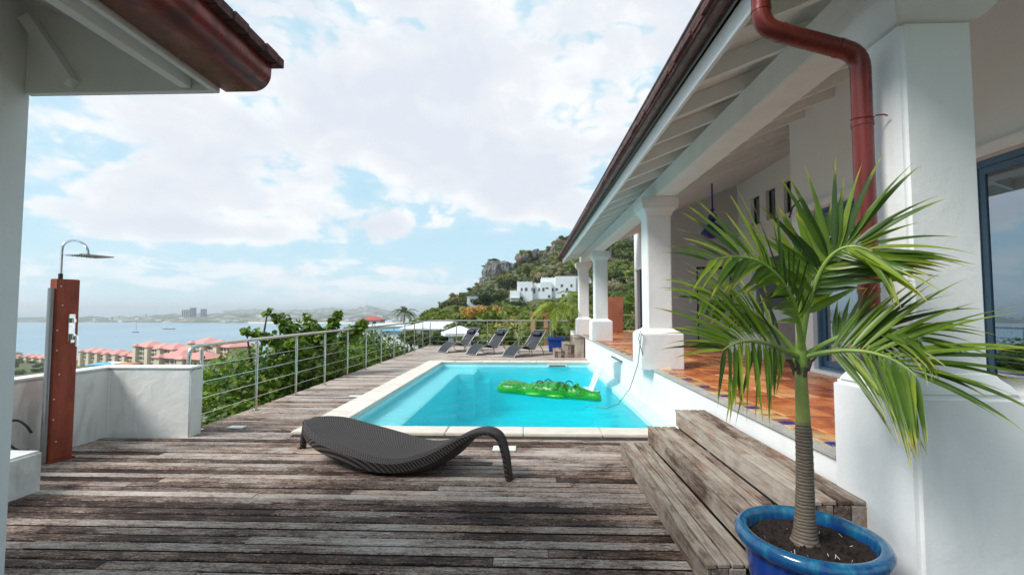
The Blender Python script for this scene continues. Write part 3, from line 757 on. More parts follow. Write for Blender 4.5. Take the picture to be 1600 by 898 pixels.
# downpipe
def arc(p0, p1, p2, n=6):
    """rounded corner at p1"""
    p0, p1, p2 = Vector(p0), Vector(p1), Vector(p2)
    a = p1+(p0-p1).normalized()*.085; b = p1+(p2-p1).normalized()*.085
    return [a*(1-t)**2+p1*2*t*(1-t)+b*t*t for t in [k/n for k in range(n+1)]]
q0, q1, q2, q3 = (1.235, 2.40, GZ-.05), (1.235, 2.40, 2.985), (1.735, 2.40, 2.835), (1.735, 2.40, 1.22)
dp = MB().tube([q0]+arc(q0, q1, q2)+arc(q1, q2, q3)+[q3], .0465, 20).build('downpipe', 'copper_paint', house, smooth=True)
for z in (2.46, 1.60): MB().tube([(1.735, 2.40, z-.012), (1.735, 2.40, z+.012)], .0495, 20).build('pipe_joint', 'copper_paint', dp, smooth=True)
MB().tube([(1.735+.048*math.cos(a), 2.40+.048*math.sin(a), 2.49+.008*math.sin(a)) for a in [k*math.pi/8 for k in range(17)]], .004, 6).tube([(1.77, 2.36, 2.49), (1.80, 2.34, 2.485), (1.81, 2.33, 2.475)], .004, 6).build('pipe_clamp', 'copper_paint', dp, smooth=True)
for a, b in (((1.235, 2.40, 3.07), (1.235, 2.40, 3.09)), ((1.33, 2.40, 2.957), (1.345, 2.40, 2.952)), ((1.62, 2.40, 2.8695), (1.635, 2.40, 2.865))): MB().tube([a, b], .049, 20).build('pipe_joint', 'copper_paint', dp, smooth=True)
# walls
NX, RX, FY = 3.90, 5.90, 13.0
wallm = MB()
def wall_x(mb, x, th, y0, y1, z0, ztop, holes):
    """wall in a plane of constant x, th thick, with rectangular holes (y0,y1,z0,z1)"""
    ys = sorted(set([y0, y1]+[h[0] for h in holes]+[h[1] for h in holes]))
    for a, b in zip(ys, ys[1:]):
        hs = sorted([h for h in holes if h[0] <= a and h[1] >= b], key=lambda h: h[2]); z = z0
        for h in hs:
            if h[2] > z: mb.box(x, x+th, a, b, z, h[2])
            z = h[3]
        mb.box(x, x+th, a, b, z, ztop)
nd1, nd2 = (4.45, 6.45, .70, 2.86), (2.5, 4.22, .70, 2.80)
wall_x(wallm, NX, .22, 2.2, 6.87, TZ-.01, roofz(NX)+.13, [nd1, nd2])
wallm.box(NX+.22, RX+2.2, 1.9, 2.2, -.5, roofz(NX)+.9); wallm.box(NX-.003, NX+.217, 1.9, 2.2, -.5, roofz(NX)+.13); wallm.box(NX+.22, RX, 6.65, 6.87, TZ-.01, roofz(NX)+.9)          # return wall of the recess
small = [(11.80, 12.24, 3.70, 4.44), (11.05, 11.48, 3.70, 4.44), (10.25, 10.69, 3.70, 4.44)]
wall_x(wallm, RX, .22, 6.87, FY+.2, TZ-.01, 5.0, small+[(7.6, 12.3, .68, 2.86)])
o = wallm.build('house_wall', 'shaded_render', house)
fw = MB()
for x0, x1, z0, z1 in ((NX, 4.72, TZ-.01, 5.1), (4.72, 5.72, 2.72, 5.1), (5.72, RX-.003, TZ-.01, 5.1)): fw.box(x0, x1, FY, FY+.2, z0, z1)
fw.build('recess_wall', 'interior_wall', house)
fw2 = MB(); wall_x(fw2, NX+.003, .2, FY+.2, 16.9, TZ-.01, roofz(NX)+.1, [(14.9, 16.5, .75, 2.9)]); fw2.build('end_wall', 'shaded_render', house)
MB().box(NX+.1, NX+.13, 14.9, 16.5, .75, 2.9).build('shutter', 'dark_room', house)
MB().box(NX-.05, NX+.06, 14.75, 16.7, 2.9, 2.98).build('lintel', 'white_paint', house, bevel=.01)
# lintels and sills of the sliding doors
MB().box(NX-.06, NX, 4.35, 6.62, 2.86, 2.965).build('lintel', 'white_paint', house, bevel=.012)
MB().box(NX-.06, NX, 2.3, 4.3, 2.80, 2.90).build('lintel', 'white_paint', house, bevel=.012)
MB().box(NX-.05, NX+.2, 2.8, 6.60, TZ+.0, TZ+.05).build('door_sill', 'white_paint', house, bevel=.008)
def slider(y0, y1, z0, z1, n, x=NX+.06, w=.06):
    f = MB()
    f.box(x, x+.09, y0, y1, z1-w, z1).box(x, x+.09, y0, y1, z0, z0+w).box(x, x+.09, y0, y0+w, z0+w, z1-w).box(x, x+.09, y1-w, y1, z0+w, z1-w)
    fr = f.build('sliding_door', 'blue_metal', house)
    for k in range(n):
        a = y0+w+(y1-y0-2*w)*k/n; b = y0+w+(y1-y0-2*w)*(k+1)/n; xo = x+.012+(k % 2)*.035
        s = MB().box(xo, xo+.032, a, a+.055, z0+w+.002, z1-w-.002).box(xo, xo+.032, b-.055, b, z0+w+.002, z1-w-.002).box(xo, xo+.032, a+.055, b-.055, z1-w-.06, z1-w-.002).box(xo, xo+.032, a+.055, b-.055, z0+w+.002, z0+w+.08)
        s.build('door_leaf', 'blue_metal', fr)
        MB().box(xo+.012, xo+.018, a+.056, b-.056, z0+w+.081, z1-w-.061).build('pane', 'window_glass', fr)
slider(nd1[0], nd1[1], .71, nd1[3], 2, w=.035); slider(nd2[0], 4.20, .71, nd2[3], 3)
# rooms behind the glass
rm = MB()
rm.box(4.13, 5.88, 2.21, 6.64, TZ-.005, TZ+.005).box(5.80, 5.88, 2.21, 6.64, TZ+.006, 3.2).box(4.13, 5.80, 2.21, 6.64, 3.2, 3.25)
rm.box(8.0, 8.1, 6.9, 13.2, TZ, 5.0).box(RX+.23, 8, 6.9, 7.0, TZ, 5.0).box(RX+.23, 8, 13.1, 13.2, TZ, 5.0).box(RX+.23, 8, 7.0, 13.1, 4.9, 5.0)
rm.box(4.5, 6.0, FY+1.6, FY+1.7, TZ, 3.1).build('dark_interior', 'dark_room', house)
cu = MB(); 
for y0, y1 in ((3.05, 3.9), (4.55, 5.0), (5.9, 6.35)):
    n = 40; cu.loft([[(4.30+.03*math.sin(k*1.6), y0+(y1-y0)*k/n, z) for k in range(n+1)] for z in (.72, 2.85)], False, False)
cu.build('curtain', 'curtain', house, smooth=True)
# door in the recess wall, ground-floor opening and little windows
dr = MB().box(4.73, 4.78, FY+.05, FY+.12, TZ, 2.71).box(5.66, 5.71, FY+.05, FY+.12, TZ, 2.71).box(4.78, 5.66, FY+.05, FY+.12, 2.65, 2.71).build('door_frame', 'black_metal', house)
MB().box(4.785, 5.655, FY+.06, FY+.10, TZ+.01, 2.645).build('door_panel', 'interior_wall', dr)
MB().tube([(5.55, FY+.05, 1.66), (5.55, FY+.0, 1.66), (5.45, FY+.0, 1.66)], .012, 8).build('handle', 'stainless', dr)
MB().box(4.5, 4.58, FY-.015, FY, 1.70, 1.82).build('light_switch', 'white_paint', house)
for (a, b, z0, z1) in small:
    f = MB().box(RX+.08, RX+.13, a, b, z0, z0+.03).box(RX+.08, RX+.13, a, b, z1-.03, z1).box(RX+.08, RX+.13, a, a+.03, z0+.03, z1-.03).box(RX+.08, RX+.13, b-.03, b, z0+.03, z1-.03).build('small_window', 'black_metal', house)
    MB().box(RX+.10, RX+.106, a+.03, b-.03, z0+.03, z1-.03).build('pane', 'window_glass', f)
bd = MB().box(RX+.06, RX+.12, 7.6, 12.3, 2.80, 2.86)
for y in (7.6, 9.1, 10.7, 12.24): bd.box(RX+.06, RX+.12, y, y+.06, .7, 2.80)
bd.build('recess_doors', 'white_paint', house)
MB().box(RX+.085, RX+.09, 7.66, 12.24, .7, 2.80).build('pane', 'window_glass', house)
# cable looping from the lintel
MB().tube([at(1273, 322, 5.9)+Vector((-.1, 0, .0)), (3.84, 6.55, 3.05), (3.84, 6.75, 2.98), (3.86, 6.86, 2.86)], .012, 6).build('wall_cable', 'black_rubber', house, smooth=True)
# waterfall blade set in the terrace wall
MB().box(1.775, 1.825, 8.95, 9.95, .505, .53).build('waterfall_spout', 'skimmer_grey', house, bevel=.003)

# ------------------------------------------------------------------ pavilion at the left
pav = empty('pavilion', (-3.5, 1.5, 0), 'grey white corner wall and eave with wide red gutter at left', 'pavilion')
MB().box(-4.2, -2.965, -1.0, 2.60, -.02, 3.9).build('pavilion_wall', 'shaded_render', pav, bevel=.012, seg=3)
PF = -1.81; PE = 2.60; PZ0 = 2.775
ps = .35
def pz(x): return PZ0+.02+ps*(PF-x)
MB().box(PF-.035, PF, -1.0, PE, PZ0, PZ0+.20).build('fascia', 'white_paint', pav, bevel=.003)
MB().prism([(-2.96, PZ0), (PF-.036, PZ0), (PF-.036, PZ0+.19), (-2.96, PZ0+.55)], PE-.04, PE-.001, 'y').build('gable_board', 'rafter_paint', pav)
MB().box(PF-.20, PF-.14, -1.0, PE-.042, PZ0+.012, PZ0+.085).build('soffit_rail', 'white_paint', pav, bevel=.003)
MB().prism([(PF-.036, pz(PF)+.13), (-4.0, pz(-4.0)+.13), (-4.0, pz(-4)+.16), (PF-.036, pz(PF)+.16)], -1.0, PE-.042, 'y').build('soffit_boards', 'rafter_paint', pav)
for y in (2.05, 1.5, .95, .4):
    MB().prism([(PF-.21, pz(PF-.21)+.03), (-3.0, pz(-3.0)+.03), (-3.0, pz(-3)+.129), (PF-.21, pz(PF-.21)+.129)], y-.025, y+.025, 'y').build('rafter', 'rafter_paint', pav)
MB().prism([(-2.96, PZ0+.42), (-2.90, PZ0+.45), (-2.62, PZ0+.06), (-2.66, PZ0+.02)], PE-.10, PE-.042, 'y').build('brace', 'rafter_paint', pav)
# the wide gutter: flat bottom, rolled outer face
prof = [(PF+.002, PZ0+.165), (PF+.002, PZ0+.03), (PF+.03, PZ0+.012)]
for k in range(9):
    a = math.pi/2*k/8; prof.append((PF+.20+.10*math.sin(a), PZ0+.112-.10*math.cos(a)))
prof += [(PF+.302, PZ0+.165), (PF+.294, PZ0+.165)]
for k in range(8, -1, -1):
    a = math.pi/2*k/8; prof.append((PF+.20+.092*math.sin(a), PZ0+.115-.092*math.cos(a)))
prof += [(PF+.035, PZ0+.022), (PF+.01, PZ0+.035), (PF+.01, PZ0+.165)]
g = MB().prism(prof, -1.0, PE+.0, 'y').build('gutter', 'copper_paint', pav, smooth=True)
MB().prism(prof[:14], PE+.001, PE+.008, 'y').build('gutter_end', 'copper_paint', g)
rf = MB().prism([(PF+.345, PZ0+.175), (-4.3, PZ0+.175+.35*(4.3+PF+.345)), (-4.3, PZ0+.24+.35*(4.3+PF+.345)), (PF+.345, PZ0+.215)], -1.0, PE+.05, 'y').build('roof', 'roof_shingle', pav)
sg = MB(); y = -1.0
while y < PE:
    l = rnd.uniform(.12, .16); sg.box(PF+.27, PF+.352+rnd.uniform(-.006, .006), y, min(y+l-.01, PE+.045), PZ0+.168, PZ0+.174+.045); y += l
sg.build('shingle_edge', 'roof_shingle', rf)['kind'] = 'stuff'

# ------------------------------------------------------------------ parapet, bench block
wl = empty('parapet_wall', (-4.9, 5.3, 0), 'low weathered white parapet wall turning the corner behind the shower', 'wall')
pts = [(-4.94, 2.4), (-4.98, 5.48), (-4.98, 5.68), (-3.985, 5.60), (-3.985, 5.41)]
MB().loft([[(-5.2, 2.4, z), (-5.0, 2.4, z), (-5.0, 5.40, z), (-4.0, 5.40, z), (-4.0, 5.61, z), (-5.2, 5.61, z)] for z in (-.1, .80)]).build('wall', 'weathered_render', wl, bevel=.02, seg=3)
MB().loft([[(-5.21, 2.4, z), (-4.99, 2.4, z), (-4.99, 5.39, z), (-3.99, 5.39, z), (-3.99, 5.62, z), (-5.21, 5.62, z)] for z in (.802, .825)]).build('wall_cap', 'white_render', wl, bevel=.01, seg=2)
o = MB().box(-5.18, -4.06, 2.62, 3.80, -.02, .33).build('masonry_bench', 'weathered_render', bevel=.02, seg=3)
tag(o, 'low white masonry block beside the pavilion wall below the shower', 'bench')

# ================================================================== OBJECTS ON THE DECK
# ------------------------------------------------------------------ stainless railing
ral = empty('deck_railing', (-4.12, 5.7, 0), 'stainless steel deck railing with round posts and four thin rods above the drop', 'railing')
RXL = -4.11; py = [5.72, 6.92, 8.12, 9.28, 10.46, 11.66, 12.88, 14.12, 15.38, 16.7, 18.05, 19.42]
bposts = [-3.0, -1.68, -.36, .96]
RH = 1.06
def rail_post(x, y, inner=(0, 1)):
    p = MB().tube([(x, y, .0), (x, y, 1.0)], .021, 12).build('railing_post', 'stainless', ral, smooth=True)
    MB().tube([(x, y, 1.0), (x, y, RH-.02)], .009, 8).build('rail_pin', 'stainless', p, smooth=True); MB().lathe([(.001, .003), (.045, .003), (.045, .010), (.024, .016), (.001, .016)], 16, (x, y)).build('base_flange', 'stainless', p, smooth=True)
for y in py: rail_post(RXL, y)
for x in bposts: rail_post(x, 19.46)
rail_pts = [(-4.11, 5.50, .84), (-4.11, 5.50, .96), (-4.11, 5.515, 1.01), (-4.11, 5.55, 1.045), (-4.11, 5.62, RH)]+[(RXL, 5.9+k*(13.3/30), RH) for k in range(31)]+[(RXL+.03, 19.35, RH), (RXL+.12, 19.44, RH), (-3.85, 19.46, RH), (1.75, 19.46, RH)]
MB().tube(rail_pts, .024, 12).build('handrail', 'stainless', ral, smooth=True)
for z in (.20, .40, .60, .80):
    MB().tube([(RXL+.03, 5.62, z), (RXL+.03, 19.40, z)], .006, 6).build('rod', 'stainless', ral, smooth=True); MB().tube([(RXL+.03, 19.43, z), (1.76, 19.43, z)], .006, 6).build('rod', 'stainless', ral, smooth=True)
r2 = empty('deck_railing', (2.3, 19.5, TZ), 'short stainless railing across the far end of the tiled veranda', 'railing')
for x in (2.3, 3.85): MB().tube([(x, 19.5, TZ), (x, 19.5, TZ+.62)], .02, 10).build('railing_post', 'stainless', r2, smooth=True)
MB().tube([(2.25, 19.5, TZ+.64), (5.0, 19.5, TZ+.64)], .022, 10).build('handrail', 'stainless', r2, smooth=True)
for z in (.14, .30, .46): MB().tube([(2.25, 19.5, TZ+z), (5.0, 19.5, TZ+z)], .006, 6).build('rod', 'stainless', r2, smooth=True)

# ------------------------------------------------------------------ timber steps to the veranda
st = empty('timber_steps', (1.4, 3.6, 0), 'three wide weathered timber steps from the deck up to the veranda', 'steps')
def plank(name, x0, x1, y0, y1, z0, z1, m='step_wood', parent=st, bev=.004):
    return MB().box(x0, x1, y0, y1, z0, z1).build(name, m, parent, bevel=bev, seg=1)
SY0, SY1 = 2.53, 4.76
for k, (x0, x1, z) in enumerate(((.955, 1.225, .168), (1.225, 1.505, .335), (1.505, 1.80, .50))):
    xr = 1.80
    e1 = SY1+(.02 if k == 0 else 0)
    n = 3; w = (x1-x0+.0)/n
    plank('riser', x0-.012, x0+.012, SY0, e1, z-.168+.008, z-.026)
    plank('nosing', x0-.016, x0+.038, SY0-.008, e1+.008, z-.024, z)
    xs = x0+.049; ww = (x1-.006-xs)/3
    for j in range(3): plank('tread_board', xs+j*ww, xs+(j+1)*ww-.011, SY0, e1, z-.024+rnd.uniform(-.001, .001), z-.001+rnd.uniform(-.0015, .0015))
    ye = [SY0-.001, e1-.02]
    for yy in ye:
        xx = x0+.013; 
        while xx < x1+(.28 if k < 2 else 0)-.02 and k < 3:
            if xx+.09 > x1 and k < 2: break
            plank('end_board', xx, min(xx+.088, x1-.004 if k == 2 else x1+.01), yy, yy+.02, .005, z-.026); xx += .092
# ------------------------------------------------------------------ small steps at the far end
s2 = empty('timber_steps', (1.4, 15, 0), 'small grey timber steps at the far end beside the blue planter', 'steps')
for k, (x0, x1, z) in enumerate(((.86, 1.17, .22), (1.17, 1.48, .44), (1.48, 1.79, .66))):
    for j in range(3): a = x0-.01+j*(x1-x0+.01)/3; plank('tread_board', a, a+(x1-x0)/3-.004, 14.62, 15.95, z-.03, z, parent=s2)
    for j in range(3): a = x0+j*(x1-x0)/3; plank('end_board', a, a+(x1-x0)/3-.006, 14.64, 14.665, .004, z-.031, parent=s2)
    plank('riser', x0, x0+.02, 14.67, 15.93, .004, z-.031, parent=s2)

# ------------------------------------------------------------------ woven wave lounger
wv = empty('woven_lounger', (-1.3, 4.6, 0), 'curved dark brown woven lounger shaped like a wave in front of the pool', 'lounger')
def catmull(tab, u):
    n = len(tab)
    for i in range(n-1):
        if u <= tab[i+1][0] or i == n-2:
            x0, y0 = tab[max(i-1, 0)]; x1, y1 = tab[i]; x2, y2 = tab[i+1]; x3, y3 = tab[min(i+2, n-1)]
            t = (u-x1)/(x2-x1) if x2 > x1 else 0; t = max(0, min(1, t))
            m1 = (y2-y0)/(x2-x0)*(x2-x1) if x2 > x0 else 0; m2 = (y3-y1)/(x3-x1)*(x2-x1) if x3 > x1 else 0
            return (2*t**3-3*t*t+1)*y1+(t**3-2*t*t+t)*m1+(-2*t**3+3*t*t)*y2+(t**3-t*t)*m2
A = Vector((-2.46, 5.02, 0)); B = Vector((-.15, 4.16, 0)); ax = (B-A); LEN = ax.length; ax.normalize(); wd = Vector((-ax.y, ax.x, 0))
PX = [(0, 0), (.05, .010), (.09, .022), (.12, .04), (.17, .075), (.24, .125), (.36, .24), (.48, .40), (.60, .56), (.70, .70), (.77, .80), (.84, .89), (.90, .955), (.95, .985), (1, 1.0)]
PZt = [(0, .0), (.05, .16), (.085, .27), (.11, .315), (.15, .32), (.21, .30), (.30, .255), (.40, .20), (.50, .15), (.59, .118), (.655, .135), (.72, .215), (.78, .335), (.83, .40), (.87, .412), (.91, .365), (.94, .26), (.97, .13), (1, .0)]
PW = [(0, .032), (.06, .036), (.10, .05), (.14, .10), (.20, .21), (.27, .31), (.36, .385), (.50, .42), (.62, .38), (.70, .28), (.77, .18), (.83, .125), (.88, .085), (.94, .062), (1, .045)]
PT = [(0, .035), (.1, .03), (.16, .05), (.26, .10), (.40, .14), (.52, .15), (.62, .13), (.70, .13), (.76, .09), (.82, .035), (.9, .03), (1, .035)]
N, MV = 72, 14
rings = []; uvs = []
for i in range(N+1):
    u = i/N; s_ = catmull(PX, u)*LEN; zt = max(catmull(PZt, u), .0); w_ = catmull(PW, u); th = catmull(PT, u)
    du = 1e-3; u2 = min(u+du, 1); u1 = max(u-du, 0)
    tv = Vector((catmull(PX, u2)*LEN-catmull(PX, u1)*LEN, 0, catmull(PZt, u2)-catmull(PZt, u1))); tv.normalize(); nrm = Vector((-tv.z, 0, tv.x))
    ring = []
    for k in range(MV+1):
        v = -1+2*k/MV; lift = .055*(abs(v)**2.2)*min(w_/.3, 1); droop = -.05*max(0, abs(v)-.86)/.14*min(w_/.3, 1)
        off = nrm*(lift+droop)
        ring.append(A+ax*(s_+off.x)+wd*(v*w_)+Vector((0, 0, zt+off.z)))
    for k in range(MV, -1, -1):
        v = (-1+2*k/MV)*.97; off = nrm*(-th*(1-.55*abs(v)**4)-.008)
        p = A+ax*(s_+off.x)+wd*(v*w_)+Vector((0, 0, zt+off.z))
        p.z = max(p.z, .006); ring.append(p)
    rings.append(ring)
mb = MB().loft(rings, True); o = mb.build('woven_body', 'woven_resin', wv, smooth=True)
me = o.data; uvl = me.uv_layers.new(name='UVMap')
for l in me.loops:
    co = me.vertices[l.vertex_index].co; r_ = co-A
    uvl.data[l.index].uv = (r_.dot(ax)+co.z*.6, r_.dot(wd)+co.z*.4)
for (a, b) in ((-.008, .012), (LEN-.012, LEN+.008)):
    p = A+ax*((a+b)/2); MB().box(-.02, .02, -.045, .045, 0, .012).build('foot_cap', 'black_rubber').location = p
for o in list(bpy.data.objects):
    if o.name.startswith('foot_cap') and o.parent is None: o.rotation_euler = (0, 0, math.atan2(ax.y, ax.x)); attach(o, wv)

# ------------------------------------------------------------------ three sling sun loungers
def make_sunlounger(label):
    root = empty('sun_lounger', (0, 0, 0), label, 'sun lounger', 'black sling sun loungers at the far rail')
    # profile along local +x (foot at 0, head at 1.55)
    prof = [(0, .02), (.07, .10), (.16, .19), (.30, .29), (.44, .345), (.56, .335), (.68, .27), (.80, .22), (.90, .225), (1.02, .34), (1.20, .55), (1.38, .76), (1.44, .82)]
    W = .29
    def P(t):
        k = t*(len(prof)-1); i = min(int(k), len(prof)-2); f = k-i
        p0, p1, p2, p3 = prof[max(i-1, 0)], prof[i], prof[i+1], prof[min(i+2, len(prof)-1)]
        return tuple(.5*((2*p1[c])+(-p0[c]+p2[c])*f+(2*p0[c]-5*p1[c]+4*p2[c]-p3[c])*f*f+(-p0[c]+3*p1[c]-3*p2[c]+p3[c])*f**3) for c in (0, 1))
    n = 36; line = [P(k/n) for k in range(n+1)]
    sl_ = MB(); sl_.loft([[(x, -W, z), (x, -W*.4, z-.012), (x, W*.4, z-.012), (x, W, z), (x, W, z-.006), (x, W*.4, z-.018), (x, -W*.4, z-.018), (x, -W, z-.006)] for x, z in line])
    local_part(sl_, 'sling', 'mesh_sling', root, smooth=True)
    for s in (-1, 1):
        local_part(MB().tube([(x, s*(W+.008), z) for x, z in line], .014, 8), 'side_tube', 'steel_tube', root, smooth=True)
        # hoop: arm rest and rear foot in one bent tube
        hoop = [(.50, .33), (.58, .41), (.70, .475), (.84, .49), (.98, .45), (1.10, .36), (1.20, .22), (1.27, .08), (1.28, .03), (1.24, .016), (1.0, .015), (.84, .015), (.78, .03), (.74, .10), (.72, .22)]
        local_part(MB().tube([(x, s*(W+.045), z) for x, z in hoop], .014, 8), 'arm_hoop', 'steel_tube', root, smooth=True)
    for (x, z) in ((.01, .03), (1.44, .82), (.84, .015)):
        e = .045 if z < .02 else .0
        local_part(MB().tube([(x, -W-e, z), (x, W+e, z)], .013, 8), 'cross_tube', 'steel_tube', root, smooth=True)
    d = Vector((.36, 0, .42)).normalized(); nn = Vector((-.42, 0, .36)).normalized(); c = Vector((1.30, 0, .685))+nn*.045
    rr = [[c+d*(.075*math.cos(a))+nn*(.042*math.sin(a))+Vector((0, y, 0)) for a in [2*math.pi*k/12 for k in range(12)]] for y in (-.2, -.19, .19, .2)]
    pl = local_part(MB().loft(rr), 'head_pillow', 'mesh_sling', root, smooth=True)
    return root
labs = ['black sling sun lounger on the left, nearest the railing corner', 'middle black sling sun lounger of the three by the far rail', 'black sling sun lounger on the right, beside the blue planter']
sp = [(-3.03, 16.35, 43), (-1.90, 15.45, 43), (-.62, 14.85, 43)]
base = make_sunlounger(labs[0])
for i, (x, y, a) in enumerate(sp):
    o = base if i == 0 else copy_tree(base)
    o.location = (x, y, 0); o.rotation_euler = (0, 0, R(a)); o['label'] = labs[i]

# ------------------------------------------------------------------ inflatable crocodile
cr = empty('inflatable_crocodile', (.35, 8.7, WZ), 'green inflatable crocodile float with black handles in the pool', 'pool float')
h0 = Vector((-.62, 9.25, 0)); h1 = Vector((1.33, 8.42, 0)); ca = (h1-h0).normalized(); cw = Vector((-ca.y, ca.x, 0)); CL = (h1-h0).length
def cpt(u, v, z): p = h0+ca*(u*CL)+cw*v; return Vector((p.x, p.y, WZ+z))
CW = [(0, .03), (.02, .15), (.07, .24), (.14, .28), (.22, .25), (.29, .18), (.34, .17), (.42, .22), (.52, .28), (.62, .28), (.69, .22), (.73, .16), (.77, .17), (.83, .17), (.89, .12), (.95, .105), (.985, .085), (1.0, .03)]
CZt = [(0, .06), (.03, .14), (.08, .19), (.15, .20), (.24, .19), (.32, .17), (.42, .22), (.55, .24), (.66, .22), (.72, .18), (.78, .20), (.83, .165), (.9, .125), (.96, .115), (.99, .09), (1, .05)]
CY = [(0, .10), (.2, .05), (.4, .0), (.7, .0), (1, -.03)]
rings = []
for i in range(61):
    u = i/60; w_ = catmull(CW, u); zt = catmull(CZt, u); yo = catmull(CY, u); zb = -.06; zc = (zt+zb)/2; hh = (zt-zb)/2
    rings.append([cpt(u, yo+w_*math.copysign(abs(math.cos(a))**.8, math.cos(a)), zc+hh*math.copysign(abs(math.sin(a))**.85, math.sin(a))+.012*max(0, math.sin(a))*math.sin(u*75)*(.3 < u < .75)) for a in [2*math.pi*k/20 for k in range(20)]])
mb = MB().loft(rings)
bodyo = mb.build('body', 'green_vinyl', cr, smooth=True)
def blobm(c, r, n=10, m=14):
    rr = [[(c[0]+r[0]*math.sin(math.pi*(j+.02)/(n+.04))*math.cos(2*math.pi*k/m), c[1]+r[1]*math.sin(math.pi*(j+.02)/(n+.04))*math.sin(2*math.pi*k/m), c[2]+r[2]*math.cos(math.pi*j/n)) for k in range(m)] for j in range(n+1)]
    return MB().loft(rr)
for (u, v, rx, ry) in ((.43, -.22, .20, .11), (.63, -.25, .19, .11), (.43, .22, .20, .11), (.63, .25, .19, .11)):
    c = cpt(u, v, .02); b = blobm((0, 0, 0), (rx*.95, ry*.62, .045)); o = b.build('leg', 'green_vinyl', cr, smooth=True)
    for vtx in o.data.vertices:
        q = ca*vtx.co.x+cw*vtx.co.y; vtx.co = Vector((c.x+q.x, c.y+q.y, c.z+vtx.co.z))
for v in (-.07, .07):
    c = cpt(.775, v, .20); e = blobm(c, (.035, .035, .035), 8, 10).build('eye', 'green_vinyl', cr, smooth=True)
    blobm(cpt(.785, v*1.35, .205), (.014, .014, .014), 6, 8).build('pupil', 'black_rubber', e, smooth=True)
for v in (-.04, .04): blobm(cpt(.975, v, .105), (.022, .022, .02), 6, 8).build('nostril', 'green_vinyl', cr, smooth=True)
MB().tube([cpt(.80+.195*k/16, -.012-catmull(CW, .80+.195*k/16)*.97, .055+.012*math.sin(k*1.9)) for k in range(17)], .006, 6).build('mouth_line', 'black_rubber', cr, smooth=True)
for (u, v) in ((.46, -.12), (.50, .12), (.66, -.12), (.70, .10)):
    pts = [cpt(u+(-.035+.07*k/10), v,   .205+.055*max(0, math.sin(math.pi*k/10))**.6) for k in range(11)]
    MB().tube(pts, .0095, 8).build('handle', 'black_rubber', cr, smooth=True)

# ------------------------------------------------------------------ falling water, hoses
def falling_water():
    n, m = 26, 24; vs = []; rngv = []
    for j in range(n+1):
        t = j/n; zz = .51-.60*t*t-.0*t; xo = 1.78-.60*t*(1-.12*t)
        row = []
        for k in range(m+1):
            y = 9.02+.86*k/m; yy = y+(9.45-y)*.42*t**1.2
            nz = mnoise.noise(Vector((y*7, t*2.2, 0)))*.05*t
            row.append(Vector((xo+nz, yy-.12*t, zz+mnoise.noise(Vector((y*5, t*3, 5)))*.02*t)))
        rngv.append(row)
    mb = MB(); mb.loft(rngv, False, False); o = mb.build('waterfall', 'falling_water', smooth=True)
    uvl = o.data.uv_layers.new(name='UVMap')
    for l in o.data.loops:
        i = l.vertex_index; uvl.data[l.index].uv = ((i % (m+1))/m, (i//(m+1))/n)
    # strands that tear off the sheet
    tag(o, 'sheet of water arching from the wall slot into the pool', 'waterfall')
    sm = MB(); rr = random.Random(3)
    for q in range(46):
        y = 9.02+.86*rr.random(); s0 = rr.uniform(.1, .5); e0 = min(1, s0+rr.uniform(.3, .6)); off = rr.uniform(-.03, .04); pts = []
        for j in range(7):
            t = s0+(e0-s0)*j/6; pts.append((1.78-.60*t*(1-.12*t)+off*t, y+(9.45-y)*.42*t**1.2-.12*t, .51-.60*t*t+rr.uniform(-.004, .004)))
        sm.tube(pts, rr.uniform(.004, .009), 5)
    for q in range(90):
        a = rr.uniform(0, 6.28); d = rr.random()**.7*.17; x, y = 1.25+d*math.cos(a)*1.0, 9.34+d*math.sin(a)*2.2; r_ = rr.uniform(.008, .022); sm.add([(x+r_*c[0], y+r_*c[1], WZ+.012+r_*c[2]*.8) for c in ((1,0,0),(-1,0,0),(0,1,0),(0,-1,0),(0,0,1),(0,0,-1))], [(0,2,4),(2,1,4),(1,3,4),(3,0,4),(2,0,5),(1,2,5),(3,1,5),(0,3,5)])
    p = sm.build('spray', 'falling_water', smooth=True); p.parent = o
    p['kind'] = 'stuff'
falling_water()
hose = MB().tube([(1.66, 6.72, 1.14), (1.63, 6.68, 1.17), (1.62, 6.70, 1.05), (1.60, 6.78, .72), (1.52, 6.95, .35), (1.40, 7.25, .05), (1.28, 7.6, -.08), (1.05, 7.75, -.085), (.95, 7.7, -.088)], .0065, 8).build('pool_hose', 'steel_tube', smooth=True)
tag(hose, 'thin grey hose hanging from the nearest veranda column down into the pool', 'hose')
o = MB().tube([(1.65, 6.80, 1.20), (1.60, 6.72, 1.10), (1.62, 6.70, .98), (1.66, 6.73, .86), (1.70, 6.76, .74), (1.74, 6.85, .64)], .005, 8).build('cable', 'black_rubber', smooth=True)
tag(o, 'black cable curled over the pedestal of the nearest veranda column', 'cable')

